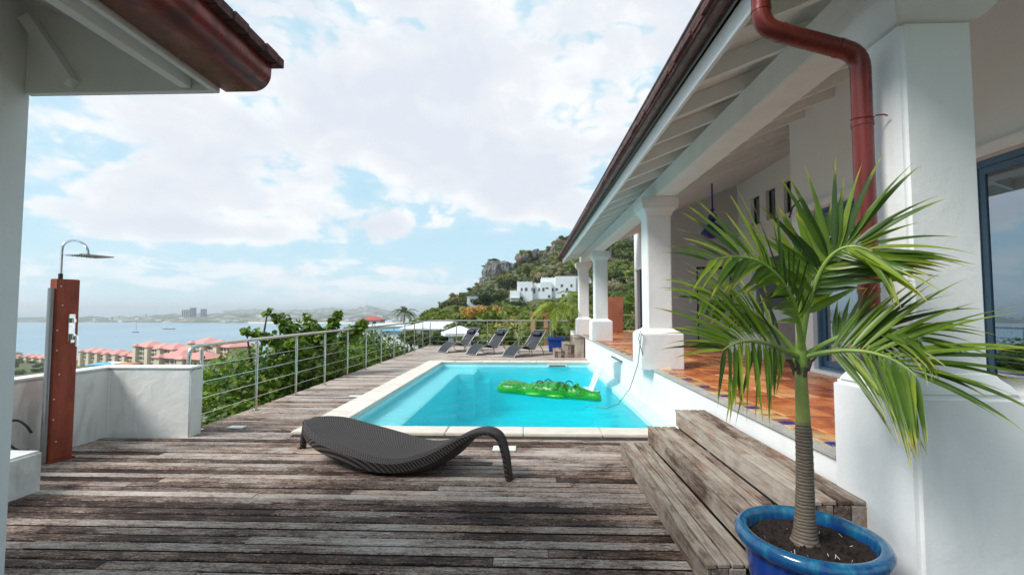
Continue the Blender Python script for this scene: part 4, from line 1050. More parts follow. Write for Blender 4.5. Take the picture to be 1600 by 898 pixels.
# ------------------------------------------------------------------ shower
sw = empty('outdoor_shower', (-4.7, 4.55, 0), 'red wooden outdoor shower column with chrome square head and mixer', 'shower')
p0 = Vector((-4.69, 4.44, 0)); fx = Vector((.2, .98, 0)).normalized(); fyv = Vector((-fx.y, fx.x, 0))
def SB(mb, a0, a1, b0, b1, z0, z1):
    v = [p0+fx*a+fyv*b+Vector((0, 0, z)) for z in (z0, z1) for a, b in ((a0, b0), (a1, b0), (a1, b1), (a0, b1))]
    return mb.add(v, [(0,3,2,1),(4,5,6,7),(0,1,5,4),(1,2,6,5),(2,3,7,6),(3,0,4,7)])
SB(MB(), .0, .20, 0, .10, .02, 1.815).build('shower_column', 'shower_red', sw, bevel=.006)
SB(MB(), -.012, .215, -.02, .12, 0, .018).build('base_plate', 'shower_red', sw, bevel=.004)
MB().tube([p0+fx*-.018+fyv*.045+Vector((0, 0, z)) for z in (.0, 1.72)], .028, 12).build('waste_pipe', 'steel_tube', sw, smooth=True)
r0 = p0+fx*.055+fyv*.05
arm = [r0+Vector((0, 0, 1.80)), r0+Vector((0, 0, 1.9)), r0+Vector((0, 0, 2.10))]
for k in range(1, 13):
    a = math.pi*k/12*.96; arm.append(r0+fx*(.118*(1-math.cos(a)))+Vector((0, 0, 2.12+.105*math.sin(a))))
arm.append(arm[-1]+Vector((.0, 0, -.04)))
MB().tube(arm, .0125, 12).build('shower_arm', 'chrome', sw, smooth=True)
MB().tube([r0+Vector((0, 0, 1.815)), r0+Vector((0, 0, 1.87))], .019, 12).build('arm_collar', 'black_metal', sw, smooth=True)
hc = arm[-1]
hd = MB(); v = [hc+fx*a+fyv*b+Vector((0, 0, z-.022)) for z in (0, .012) for a, b in ((-.15, -.13), (.17, -.13), (.17, .13), (-.15, .13))]
hd.add(v, [(0,3,2,1),(4,5,6,7),(0,1,5,4),(1,2,6,5),(2,3,7,6),(3,0,4,7)])
hdo = hd.build('shower_head', 'chrome', sw, bevel=.003)
MB().tube([hc+Vector((0, 0, .01)), hc+Vector((0, 0, -.012))], .02, 12).build('head_joint', 'chrome', hdo, smooth=True)
nz = MB()
for i in range(7):
    for j in range(7): c = hc+fx*(-.12+.043*i)+fyv*(-.1+.033*j)+Vector((0, 0, -.0245)); nz.box(c.x-.004, c.x+.004, c.y-.004, c.y+.004, c.z-.003, c.z+.003)
nz.build('nozzles', 'black_rubber', hdo)['kind'] = 'stuff'
mx = SB(MB(), .105, .165, -.014, -.001, 1.17, 1.46).build('mixer_plate', 'chrome', sw, bevel=.004)
SB(MB(), .118, .152, -.05, -.014, 1.37, 1.42).build('mixer_knob', 'chrome', mx, bevel=.008)
SB(MB(), .118, .155, -.055, -.014, 1.20, 1.26).build('mixer_body', 'chrome', mx, bevel=.008)
SB(MB(), .135, .162, -.075, -.056, 1.13, 1.24).build('mixer_lever', 'chrome', mx, bevel=.006)
bl_ = MB()
for zz in (1.74, 1.55, 1.3, 1.1, .86, .62, .42, .2):
    c = p0+fx*(.03+.02*math.sin(zz*9))+Vector((0, 0, zz))-fyv*.002; bl_.tube([c, c-fyv*.004], .006, 8)
bl_.build('screw_heads', 'white_plastic', sw)['kind'] = 'stuff'
loop = [(-4.87, 4.50, .12), (-4.93, 4.46, .13), (-5.02, 4.44, .20), (-5.05, 4.42, .30), (-4.99, 4.40, .40), (-4.90, 4.40, .43), (-4.83, 4.42, .38), (-4.80, 4.45, .30)]
def smooth_pts(pts, n=5):
    out = []
    for i in range(len(pts)-1):
        P = [Vector(pts[max(i-1, 0)]), Vector(pts[i]), Vector(pts[i+1]), Vector(pts[min(i+2, len(pts)-1)])]
        for k in range(n):
            t = k/n; out.append(.5*((2*P[1])+(-P[0]+P[2])*t+(2*P[0]-5*P[1]+4*P[2]-P[3])*t*t+(-P[0]+3*P[1]-3*P[2]+P[3])*t**3))
    out.append(Vector(pts[-1])); return out
MB().tube([(x+.02, y-.10, z+.02) for x, y, z in smooth_pts(loop)], .011, 8).build('supply_hose', 'black_rubber', sw, smooth=True)

# ------------------------------------------------------------------ big blue pot and palm
PCX, PCY = 1.29, 2.21
pot = empty('plant_pot', (PCX, PCY, 0), 'large glazed blue pot with turquoise rim in front of the steps', 'plant pot'); pot.scale = (.931, .931, 1.08)
prof = [(.0, .0), (.19, .0), (.205, .02), (.235, .12), (.268, .24), (.285, .34), (.288, .375), (.292, .385), (.318, .395), (.332, .415), (.333, .432), (.322, .448), (.300, .455), (.278, .448), (.268, .43), (.265, .40), (.262, .30), (.0, .30)]
o = MB().lathe([(max(r, .001), z) for r, z in prof], 72).build('pot_body', 'pot_glaze', smooth=True); o.parent = pot
sm = MB(); rings = []
for r_ in [.002+.262*k/14 for k in range(15)]:
    rings.append([(r_*math.cos(2*math.pi*k/48), r_*math.sin(2*math.pi*k/48), .402+.012*mnoise.noise(Vector((r_*math.cos(2*math.pi*k/48)*14, r_*math.sin(2*math.pi*k/48)*14, 0)))+.02*max(0, 1-r_/.12)) for k in range(48)])
sm.loft(rings, False, True); o = sm.build('soil', 'soil', smooth=True); o.parent = pot
cl = MB(); rr = random.Random(5)
for k in range(260):
    a = rr.uniform(0, 6.28); d = rr.random()**.5*.245; x, y = d*math.cos(a), d*math.sin(a); s_ = rr.uniform(.003, .010); z = .405+.02*max(0, 1-d/.12)
    cl.add([(x+s_*c[0]*rr.uniform(.6, 1.4), y+s_*c[1]*rr.uniform(.6, 1.4), z+s_*c[2]) for c in ((1,0,0),(-1,0,0),(0,1,0),(0,-1,0),(0,0,1),(0,0,-1))], [(0,2,4),(2,1,4),(1,3,4),(3,0,4),(2,0,5),(1,2,5),(3,1,5),(0,3,5)])
o = cl.build('soil_crumbs', 'soil'); o.parent = pot; o['kind'] = 'stuff'
st_ = MB()
for k in range(12):
    a = rr.uniform(0, 6.28); d = rr.random()**.5*.22; x, y = d*math.cos(a), d*math.sin(a); b_ = rr.uniform(0, 6.28); l = rr.uniform(.005, .018)
    st_.tube([(x, y, .415), (x+l*math.cos(b_), y+l*math.sin(b_), .42+rr.uniform(0, .01))], .0013, 4)
o = st_.build('soil_litter', 'stone_coping'); o.parent = pot; o['kind'] = 'stuff'

PT = Vector((1.268, 2.21, .425))
palm = empty('palm_tree', PT, 'young palm with fanned green fronds growing in the large blue pot', 'palm')
tr = MB()
tp = [(0, .072), (.015, .062), (.05, .050), (.12, .043), (.25, .038), (.36, .036), (.44, .035), (.52, .034), (.545, .0305), (.58, .030), (.66, .028), (.76, .026), (.86, .023)]
def trunk_x(z): return .012*(z/.86)+.006*math.sin(z*5)
zz = [i*.01 for i in range(87)]
rings = []
for z in zz:
    r_ = catmull(tp, z)
    if z < .545: r_ += .0008*math.sin(z*430)
    rings.append([(trunk_x(z)+r_*math.cos(2*math.pi*k/24), r_*math.sin(2*math.pi*k/24), z) for k in range(24)])
tro = MB().loft(rings).build('trunk', 'palm_trunk', smooth=True); tro.parent = palm
PCR = PT+Vector((trunk_x(.86), 0, .85))
prr = random.Random(11)
def bez(c, t):
    n = len(c)-1
    if n == 3: return c[0]*(1-t)**3+c[1]*3*t*(1-t)**2+c[2]*3*t*t*(1-t)+c[3]*t**3
def frond(cpts, n_leaf, start, llen, lw, droop, up_bias, spread_l=1.0, side_sign=(1, -1), sweep=.65, normal=None):
    """rachis from px control points with their own depth; leaflets in two ranks along it"""
    C = [PCR.copy() if p[2] is None else at(*p) for p in cpts]
    pts = [bez(C, k/20) for k in range(21)]
    rach = MB().tube(pts, [.0125*(1-k/20)**.8+.0018 for k in range(21)], 8).build('frond', 'palm_rachis', palm, smooth=True)
    k = 0
    for i in range(n_leaf//2):
        t = start+(1-start)*(i+.5)/(n_leaf/2)
        for s in side_sign:
            tt = min(t+prr.uniform(-.012, .012)+(s*.004), .999)
            p = bez(C, tt); tan = (bez(C, min(tt+.02, 1))-bez(C, max(tt-.02, 0))).normalized()
            nrm = normal if normal is not None else Vector((0, 0, 1))
            side = tan.cross(nrm)
            if side.length < .2: side = tan.cross(Vector((0, -1, 0)))
            side.normalize(); nn = side.cross(tan).normalized()
            sw_ = sweep+.55*tt**2+prr.uniform(-.10, .10)
            d = (side*s*math.cos(sw_)+tan*math.sin(sw_)+nn*(up_bias+prr.uniform(-.10, .10))).normalized()
            env = (.55+.45*math.sin(math.pi*min((tt-start)/(1-start)*.85+.12, 1)))
            L = llen*env*prr.choice((1, 1, 1, 1, .72))*prr.uniform(.86, 1.12); W = lw*prr.uniform(.8, 1.15)*(1 if tt < .85 else .7)
            make_leaflet(p, d, nn, L, W, droop*prr.uniform(.6, 1.3), rach)
            k += 1
    return rach
def make_leaflet(p, d, nn, L, W, droop, parent):
    n = 9; q = p.copy(); vs = []; dirv = d.copy(); tw = prr.uniform(-.6, .6); step = L/n
    att = []
    for i in range(n+1):
        t = i/n
        wdt = W*(min(t*5, 1)**.6)*(1-max(0, t-.38)/.62)**.85 if t < 1 else .0006
        wdt = max(wdt, .0014 if i < n else .0006)*(.45 if i == 0 else 1)
        sd = dirv.cross(nn)
        if sd.length < 1e-3: sd = dirv.cross(Vector((0, 0, 1)))
        sd.normalize(); up = sd.cross(dirv).normalized()
        sd2 = (sd*math.cos(tw*t)+up*math.sin(tw*t)); up2 = sd2.cross(dirv).normalized()
        vs += [q-sd2*wdt/2+up2*wdt*.22, q, q+sd2*wdt/2+up2*wdt*.22]; att += [t]*3
        q = q+dirv*step; dirv = (dirv+Vector((0, 0, -1))*droop*(.25+t*1.2)/n*1.7).normalized()
    fs = []
    for i in range(n):
        for j in (0, 1): a = i*3+j; fs.append((a, a+1, a+4, a+3))
    me = bpy.data.meshes.new('leaflet'); me.from_pydata([tuple(v) for v in vs], [], fs); me.materials.append(MATS['palm_leaflet'])
    a = me.attributes.new('along', 'FLOAT', 'POINT'); a.data.foreach_set('value', att)
    me.polygons.foreach_set('use_smooth', [True]*len(me.polygons))
    o = bpy.data.objects.new('leaflet', me); col.objects.link(o); attach(o, parent)
V = Vector
# (1) long frond swept to the left, leaflets reaching far left
frond([(1254, 570, None), (1256, 465, 2.12), (1208, 375, 2.05), (1108, 408, 1.96)], 50, .20, .40, .026, .24, .12, normal=V((.3, -.78, .5)), sweep=.52)
# (2) tallest frond arching over to the right, broad blades fanned to both sides
frond([(1258, 570, None), (1262, 430, 2.18), (1300, 350, 2.12), (1375, 400, 1.98)], 50, .30, .43, .032, .32, .10, normal=V((-.2, -.86, .45)), sweep=.42)
# (3) broad dark blades standing up behind
frond([(1254, 570, None), (1256, 480, 2.24), (1262, 415, 2.28), (1290, 378, 2.30)], 22, .26, .36, .044, .08, .12, side_sign=(-1, 1), normal=V((.1, -.95, .2)), sweep=.60)
# (4) low left frond, leaflets spread like a comb to the left and down
frond([(1255, 575, None), (1212, 538, 2.12), (1165, 518, 2.02), (1128, 548, 1.90)], 50, .22, .42, .023, .34, .0, normal=V((.12, -.86, .5)), sweep=.50)
# (5) low right frond with the big hanging fan
frond([(1258, 578, None), (1312, 540, 2.12), (1385, 540, 1.98), (1432, 588, 1.86)], 52, .24, .49, .025, .34, -.04, normal=V((-.12, -.88, .45)), sweep=.46)
# (6) right frond reaching to the door
frond([(1258, 572, None), (1308, 522, 2.2), (1378, 490, 2.12), (1440, 535, 1.95)], 40, .28, .35, .024, .40, .06, normal=V((-.2, -.6, .76)), sweep=.52)
# (7) left frond behind
frond([(1252, 572, None), (1208, 505, 2.25), (1155, 458, 2.25), (1095, 470, 2.15)], 34, .24, .33, .026, .34, .08, normal=V((.2, -.6, .7)), sweep=.52)
# spear and short sheaths
MB().tube([PCR+V((0, 0, -.02)), PCR+V((.006, 0, .16)), PCR+V((.012, 0, .34))], [.022, .012, .002], 8).build('spear_leaf', 'palm_rachis', palm, smooth=True)
MB().tube([PCR+V((0, 0, -.04)), PCR+V((0, 0, .02)), PCR+V((.004, 0, .10))], [.031, .030, .014], 12).build('leaf_sheath', 'palm_rachis', palm, smooth=True)
for k in range(7):
    a = k*.9+.3; c0 = PCR+V((.026*math.cos(a), .026*math.sin(a), -.055-.012*(k % 3))); c1 = c0+V((.016*math.cos(a), .016*math.sin(a), .045)); c2 = c1+V((.022*math.cos(a), .022*math.sin(a), .02-.02*(k % 2)))
    MB().tube([c0, c1, c2], [.010, .008, .003], 6).build('leaf_stub', 'bark', palm, smooth=True)

# ------------------------------------------------------------------ things on and by the veranda
lamp = empty('hanging_lantern', (4.0, 10.0, 4.23), 'dark blue metal lantern hanging on a long rod from the veranda ceiling', 'lantern')
zc = roofz(4.0)
MB().tube([(4.0, 10, zc), (4.0, 10, 3.66)], .018, 8).build('rod', 'lamp_blue', lamp, smooth=True)
MB().lathe([(.001, 3.70), (.045, 3.68), (.05, 3.66), (.02, 3.64), (.02, 3.60), (.075, 3.56), (.095, 3.50), (.085, 3.44), (.03, 3.40), (.03, 3.38)], 20, (4.0, 10.0)).build('finial', 'lamp_blue', lamp, smooth=True)
n = 16
MB().loft([[(4.0+r_*math.cos(2*math.pi*k/n), 10+r_*math.sin(2*math.pi*k/n), z) for k in range(n)] for r_, z in ((.03, 3.39), (.08, 3.37), (.15, 3.31), (.245, 3.17), (.25, 3.14), (.18, 3.10), (.10, 3.05))]).build('lamp_shade', 'lamp_blue', lamp, smooth=True)
pl = MB().loft([[(x0, y0, z), (x1, y0, z), (x1, y1, z), (x0, y1, z)] for x0, x1, y0, y1, z in ((3.0, 3.62, 17.6, 18.2, TZ), (2.98, 3.64, 17.58, 18.22, 2.0))]).build('terracotta_pedestal', 'terracotta_wall', bevel=.015)
tag(pl, 'tall plain terracotta coloured pedestal at the far end of the veranda', 'pedestal')
sofa = empty('covered_sofa', (4.7, 8.6, TZ), 'white cloth covered seat on the veranda behind the palm', 'sofa')
def cloth_box(x0, x1, y0, y1, z0, z1, name, seed):
    mb = MB(); n = 14; rings = []
    for k in range(9):
        z = z0+(z1-z0)*k/8; e = .05*(1-k/8); ring = []
        for s in range(4*n):
            e4 = s//n; f = (s % n)/n
            P = [(x0-e+(x1-x0+2*e)*f, y0-e), (x1+e, y0-e+(y1-y0+2*e)*f), (x1+e-(x1-x0+2*e)*f, y1+e), (x0-e, y1+e-(y1-y0+2*e)*f)][e4]
            w_ = .03*mnoise.noise(Vector((P[0]*5, P[1]*5+seed, z*2.5)))*(1.2-k/8)
            ring.append((P[0]+w_, P[1]-w_, z))
        rings.append(ring)
    mb.loft(rings); o = mb.build(name, 'cloth_white', sofa, smooth=True); return o
cloth_box(4.15, 5.0, 8.2, 9.6, TZ, TZ+.42, 'seat', 1); cloth_box(4.85, 5.1, 8.2, 9.6, TZ+.3, TZ+.85, 'backrest', 4); cloth_box(4.18, 5.0, 9.45, 9.65, TZ+.2, TZ+.62, 'armrest', 7); cloth_box(4.18, 5.0, 8.15, 8.35, TZ+.2, TZ+.62, 'armrest', 9)
# small blue planter with a palm, far end
bp = empty('plant_pot', (1.05, 17.0, 0), 'blue planter behind the small steps at the far rail', 'plant pot')
o = MB().loft([[(-w_, -w_, z), (w_, -w_, z), (w_, w_, z), (-w_, w_, z)] for w_, z in ((.26, 0), (.30, .42), (.34, .43), (.34, .50), (.31, .505), (.30, .46))]).build('pot_body', 'pot_blue_small', bevel=.02, seg=3); o.parent = bp

# ================================================================== PLANTS
def leaf_cloud(name, m, centers, radii, nleaf, lsize, seed=0, shape='quad', shell=.55, parent=None, droop=.3, squash=1.0, extra=None):
    """crown: leaf-sized faces spread through overlapping lobes; each leaf has a tone of its own"""
    g = np.random.default_rng(seed)
    C = np.array(centers, float); Rr = np.array(radii, float)
    wts = Rr.prod(axis=1)**(2/3); wts /= wts.sum()
    idx = g.choice(len(C), nleaf, p=wts)
    d = g.normal(size=(nleaf, 3)); d /= np.linalg.norm(d, axis=1)[:, None]
    rad = shell+(1-shell)*g.random(nleaf)**.6
    rad *= 1+.16*np.sin(d[:, 0]*5+idx)*np.sin(d[:, 1]*6+seed)+.10*g.normal(size=nleaf)
    P = C[idx]+d*Rr[idx]*rad[:, None]
    nrm = d*.75+g.normal(size=(nleaf, 3))*.55; nrm[:, 2] += .45; nrm /= np.linalg.norm(nrm, axis=1)[:, None]
    a = np.cross(nrm, g.normal(size=(nleaf, 3))); a /= np.linalg.norm(a, axis=1)[:, None]; b = np.cross(nrm, a)
    s = lsize*(.6+.8*g.random(nleaf))
    if shape == 'quad': ring = [(-1, 0), (-.1, -.5), (1, 0), (-.1, .5)]
    else: ring = [(-1, 0), (-.5, -.8), (.45, -.8), (1, 0), (.45, .8), (-.5, .8)]
    k = len(ring); V_ = np.zeros((nleaf, k, 3))
    for i, (u, v) in enumerate(ring): V_[:, i] = P+a*(u*s)[:, None]+b*(v*s)[:, None]-nrm*((abs(u)+abs(v))*.18*s)[:, None]
    clump = np.array([mnoise.noise(Vector(p)*(1.4/max(Rr.mean(), .01)) + Vector((seed, 0, 0))) for p in P])
    tone = np.clip(.5+.55*clump+.2*g.normal(size=nleaf), 0, 1)
    me = bpy.data.meshes.new(name); me.vertices.add(nleaf*k); me.vertices.foreach_set('co', V_.reshape(-1))
    me.loops.add(nleaf*k); me.loops.foreach_set('vertex_index', np.arange(nleaf*k)); me.polygons.add(nleaf)
    me.polygons.foreach_set('loop_start', np.arange(nleaf)*k); me.update(calc_edges=True)
    at_ = me.attributes.new('tone', 'FLOAT', 'POINT'); at_.data.foreach_set('value', np.repeat(tone, k))
    me.materials.append(MATS[m]); me.validate()
    o = bpy.data.objects.new(name, me); col.objects.link(o)
    if parent: attach(o, parent)
    return o

# ------------------------------------------------------------------ round-leaved trees just below the deck
def branch_tree(name, label, base, tips, trunk_r, m, nleaf, lsize, lobes, seed, cat='tree', group=None):
    root = empty(name, base, label, cat, group)
    mb = MB(); b = Vector(base); rr = random.Random(seed)
    fork = b+Vector((rr.uniform(-.2, .2), rr.uniform(-.2, .2), (max(t[2] for t in tips)-b.z)*.35))
    mb.tube([b-Vector((0, 0, .4)), b+(fork-b)*.5+Vector((rr.uniform(-.1, .1), 0, 0)), fork], [trunk_r, trunk_r*.8, trunk_r*.65], 8)
    for t in tips:
        t = Vector(t); mid = (fork+t)*.5+Vector((rr.uniform(-.3, .3), rr.uniform(-.3, .3), rr.uniform(.0, .35)))
        mb.tube([fork, (fork+mid)*.5, mid, (mid+t)*.5, t], [trunk_r*.5, trunk_r*.38, trunk_r*.28, trunk_r*.18, .012], 6)
    mb.build('trunk', 'bark', root, smooth=True)
    o = leaf_cloud('crown', m, [l[0] for l in lobes], [l[1] for l in lobes], nleaf, lsize, seed, 'disc', .35, root)
    leaf_cloud('young_leaves', 'leaf_young', [l[0] for l in lobes], [tuple(1.04*q for q in l[1]) for l in lobes], nleaf//4, lsize*.6, seed+50, 'quad', .8, root)['kind'] = 'stuff'
    return root
def tips_lobes(tips, r):
    rr = random.Random(len(tips)); return [(t, tuple(r*rr.uniform(.7, 1.2)*k for k in (1, 1, .8))) for t in tips]
def arm_lobes(a, b, n, r):
    a, b = Vector(a), Vector(b); return [(tuple(a+(b-a)*k/(n-1)), (r*(1.15-.55*k/(n-1)),)*3) for k in range(n)]
# main tree: arms rising at 410-570 px
c0 = (-5.9, 10.2, -3.8)
lob = [((-5.9, 9.9, .05), (1.0, 1.3, .65)), ((-6.9, 9.6, -.75), (1.2, 1.2, .7)), ((-5.4, 11.2, .25), (1.1, 1.3, .8)), ((-6.0, 8.0, -.75), (1.3, 1.2, .8)), ((-5.5, 8.6, -.9), (1.1, 1.5, .9)), ((-5.2, 12.6, -.1), (.9, 1.2, .8)),
       ((-6.8, 10.8, -.9), (1.8, 1.5, 1.2)), ((-5.6, 10.2, -1.4), (1.2, 2.4, 1.0))]
arms = [(at(470, 545, 10), at(385, 518, 9.7)), (at(500, 530, 10.5), at(418, 488, 10.3)), (at(500, 530, 10.5), at(480, 496, 10.6)), (at(510, 530, 10.5), at(528, 490, 10.6)), (at(545, 525, 11), at(568, 505, 11.2)), (at(470, 545, 10), at(440, 505, 10))]
for a, b in arms: lob += arm_lobes(a, b, 7, .20)
branch_tree('sea_grape_tree', 'broad round leaved tree with arms rising above the left railing', c0, [tuple(b) for a, b in arms]+[(-6.7, 9.6, -.3), (-6.0, 8.0, -.3)], .20, 'leaf_seagrape', 24000, .047, lob, 3, group=None)
lob = [((-5.6, 6.5, -.85), (1.1, 1.1, 1.0)), ((-6.4, 6.9, -.8), (1.1, 1.0, 1.0)), ((-5.1, 7.5, -1.1), (.8, .9, .9)), ((-7.4, 7.8, -1.3), (1.3, 1.2, 1.0)), ((-5.6, 5.4, -1.5), (1.2, 1.2, 1.0)), ((-6.0, 6.6, -2.0), (1.8, 1.6, 1.0))]
branch_tree('sea_grape_tree', 'dense round leaved bush filling the gap below the first railing posts', (-6.2, 6.6, -3.9), [l[0] for l in lob[:5]], .14, 'leaf_seagrape', 17000, .045, lob, 5)
lob = [((-5.1, 13.9, -.4), (.9, 1.4, .9)), ((-5.6, 15.6, -.1), (1.2, 1.4, .95)), ((-5.2, 17.5, -.5), (1.0, 1.5, .9)), ((-6.8, 14.6, -.5), (1.5, 1.5, 1.0)), ((-6.6, 17.5, -.2), (1.5, 1.5, 1.0)), ((-5.9, 15.6, -1.5), (1.6, 3.0, 1.2))]
branch_tree('sea_grape_tree', 'round leaved bush below the far half of the left railing', (-6.0, 15.5, -4.2), [l[0] for l in lob[:5]], .15, 'leaf_seagrape', 17000, .048, lob, 8)

# ------------------------------------------------------------------ hillside trees: prototypes shared by copies
def crown_proto(name, m, seed, nleaf, ls, w=1.0, h=.8, lobes=7, trunk=.9):
    rr = random.Random(seed); L = [((0, 0, trunk+h*.5), (w*.75, w*.75, h*.55))]
    for k in range(lobes):
        a = rr.uniform(0, 6.28); d = rr.uniform(.35, .85)*w; L.append(((d*math.cos(a), d*math.sin(a), trunk+h*rr.uniform(.15, .95)), (w*rr.uniform(.28, .5), w*rr.uniform(.28, .5), h*rr.uniform(.25, .42))))
    cr_ = leaf_cloud(name+'_c', m, [l[0] for l in L], [l[1] for l in L], nleaf, ls, seed, 'quad', .45)
    tb = MB(); tb.tube([(0, 0, -.4), (0, 0, trunk*.6), (.05, .03, trunk+h*.3)], [.09*w, .07*w, .04*w], 6)
    for k in range(3):
        a = rr.uniform(0, 6.28); tb.tube([(0, 0, trunk*.6), (.25*w*math.cos(a), .25*w*math.sin(a), trunk+h*.2), (.5*w*math.cos(a), .5*w*math.sin(a), trunk+h*.55)], [.05*w, .035*w, .015*w], 5)
    t_ = tb.build(name+'_t', 'bark', smooth=True)
    a, b = cr_.data, t_.data; bpy.data.objects.remove(cr_); bpy.data.objects.remove(t_); return a, b
TREES = []
PROTO = {'dark': [crown_proto('tree', 'leaf_dark', s, 1500, .12, 1.0, .85) for s in (1, 2, 3)],
         'mid': [crown_proto('tree', 'leaf_mid', s, 1500, .11, 1.0, .8) for s in (4, 5, 6)],
         'olive': [crown_proto('tree', 'leaf_olive', s, 1300, .10, 1.0, .7) for s in (7, 8)],
         'orange': [crown_proto('tree', 'leaf_orange', s, 1300, .09, 1.0, .65) for s in (9,)],
         'dry': [crown_proto('tree', 'leaf_dry', s, 700, .08, 1.0, .75) for s in (10,)]}
KIND = {'dark': ('dark green tree', 'dark_tree'), 'mid': ('mid green bushy tree', 'bushy_tree'), 'olive': ('yellowish olive green tree', 'olive_tree'), 'orange': ('tree with orange yellow foliage', 'orange_tree'), 'dry': ('thin brownish half bare tree', 'bare_tree')}
def plant(kind, x, y, r, label, group, z=None, sink=.2, hs=1.0, parts=True):
    cm, tm_ = rnd.choice(PROTO[kind]); z = terrain_h(x, y) if z is None else z
    o = empty(KIND[kind][1], (x, y, z-sink*r), label, 'tree', group, rnd.uniform(0, 6.28)); o.scale = (r, r, r*hs)
    if group and 'orange' not in group: TREES.append((o, kind, x, y, r))
    for n_, me in (('crown', cm), ('trunk', tm_)):
        c = bpy.data.objects.new(n_, me); col.objects.link(c); c.parent = o
    return o
def polar(px, Y): return (px-824)/720*Y, Y
zones = {'near': 'beyond the far railing', 'slope': 'on the lower hillside', 'ridge': 'high on the hill near the skyline', 'town': 'among the resort houses below'}
def pick(w):
    r = rnd.random()*sum(w.values())
    for k, v in w.items():
        r -= v
        if r <= 0: return k
# belt just beyond the far railing, tops up to the rail's height or above
for px, Y, r in ((600, 24, 1.5), (660, 26, 1.6), (700, 33, 2.0), (745, 24, 1.4), (785, 27, 1.9), (820, 24, 1.7), (850, 26, 1.6), (890, 24, 1.9), (930, 26, 2.2), (965, 24, 2.2), (1000, 27, 2.4), (770, 36, 2.6), (815, 38, 2.7), (860, 36, 2.8),
                 (905, 36, 3.0), (950, 36, 3.2), (990, 34, 3.0), (640, 34, 1.8), (620, 45, 2.2), (580, 40, 2.2), (560, 30, 2.0), (545, 50, 2.4), (1030, 30, 2.8), (740, 48, 2.6), (790, 50, 3.0), (840, 50, 3.1), (730, 40, 1.4), (885, 48, 3.3), (600, 60, 2.5)):
    x, y = polar(px, Y); k = pick({'dark': 4, 'mid': 4, 'olive': 1.2})
    plant(k, x, y, r, KIND[k][0]+' '+zones['near'], KIND[k][0]+'s '+zones['near'])
# scattered over the slope
nt = 0
while nt < 150:
    px = rnd.uniform(590, 1020); Y = rnd.choice((rnd.uniform(55, 120), rnd.uniform(90, 200), rnd.uniform(150, 320)))
    if px < 640 and Y < 80: continue
    x, y = polar(px, Y)
    if 105 < Y < 205 and 788 < px < 915: continue
    if Y < 205 and 725 < px < 760 and Y > 60: continue
    r = rnd.uniform(2.2, 4.2)*(1+.0022*Y)
    if Y > 95 and Y < 200 and 790 < px < 905: r = min(r, 2.3)
    k = pick({'dark': 3, 'mid': 4, 'olive': 2.6, 'dry': .9, 'orange': .1}); zn = 'slope' if Y < 180 else 'ridge'
    plant(k, x, y, r, KIND[k][0]+' '+zones[zn], KIND[k][0]+'s '+zones[zn], sink=.45); nt += 1
vzb = H+(484.5-474)/720*172
# along the skyline
px = 598
while px < 905:
    x, y = polar(px, 322+rnd.uniform(-14, 4)); k = pick({'dark': 4, 'mid': 2, 'dry': 1.5, 'olive': 1}); r = rnd.uniform(2.2, 4.0)
    if not 752 < px < 800: plant(k, x, y, r, KIND[k][0]+' '+zones['ridge'], KIND[k][0]+'s '+zones['ridge'], sink=.5)
    px += rnd.uniform(6, 11)
for px in (806, 815, 824, 836, 846, 857, 868, 878, 889, 898):
    k = pick({'dark': 3, 'mid': 3, 'olive': 2}); plant(k, *polar(px+rnd.uniform(-2, 2), rnd.uniform(166, 178)), rnd.uniform(1.7, 2.5), KIND[k][0]+' '+zones['slope'], KIND[k][0]+'s '+zones['slope'], z=vzb-rnd.uniform(1.5, 3.4), sink=.3)
for px in (642, 655, 668, 684, 698, 712, 726):
    k = pick({'dark': 3, 'mid': 3}); plant(k, *polar(px, rnd.uniform(46, 52)), 1.35, KIND[k][0]+' '+zones['near'], KIND[k][0]+'s '+zones['near'], z=-3.4+rnd.uniform(-.2, .35), sink=0)
plant('dark', *polar(772, 318), 4.6, 'flat topped dark tree standing on the grey cliff', None, z=H+(484.5-407)/720*318-2.2, sink=0, hs=.42)
plant('dark', *polar(757, 320), 2.2, 'small dark tree at the left lip of the grey cliff', None, z=H+(484.5-416)/720*320-1.6, sink=0, hs=.6)
for px, Y, r, w_ in ((742, 66, 2.5, 'leftmost'), (757, 70, 2.8, 'second from left'), (775, 68, 2.6, 'third from left'), (790, 72, 2.2, 'rightmost')): plant('orange', *polar(px, Y), r, 'tree with orange yellow foliage behind the far railing, '+w_, 'orange trees behind the far railing', z=H-(497-484.5)/720*Y-r*.9, sink=0)
# down by the resort
for i in range(60):
    px = rnd.uniform(20, 420); Y = rnd.uniform(150, 300); x, y = polar(px, Y)
    Yb = 450-(px-30)/340*200
    if Y > Yb-18: Y = Yb-rnd.uniform(14, 60); x, y = polar(px, Y)
    k = pick({'dark': 5, 'mid': 2, 'olive': 1}); plant(k, x, y, rnd.uniform(2.6, 4.2), KIND[k][0]+' '+zones['town'], KIND[k][0]+'s '+zones['town'], sink=.4)
for px, Y in ((170, 272), (330, 238), (345, 226), (200, 300), (218, 290)): k = 'dark'; plant(k, *polar(px, Y), 4.2, KIND[k][0]+' '+zones['town'], KIND[k][0]+'s '+zones['town'], sink=.1)

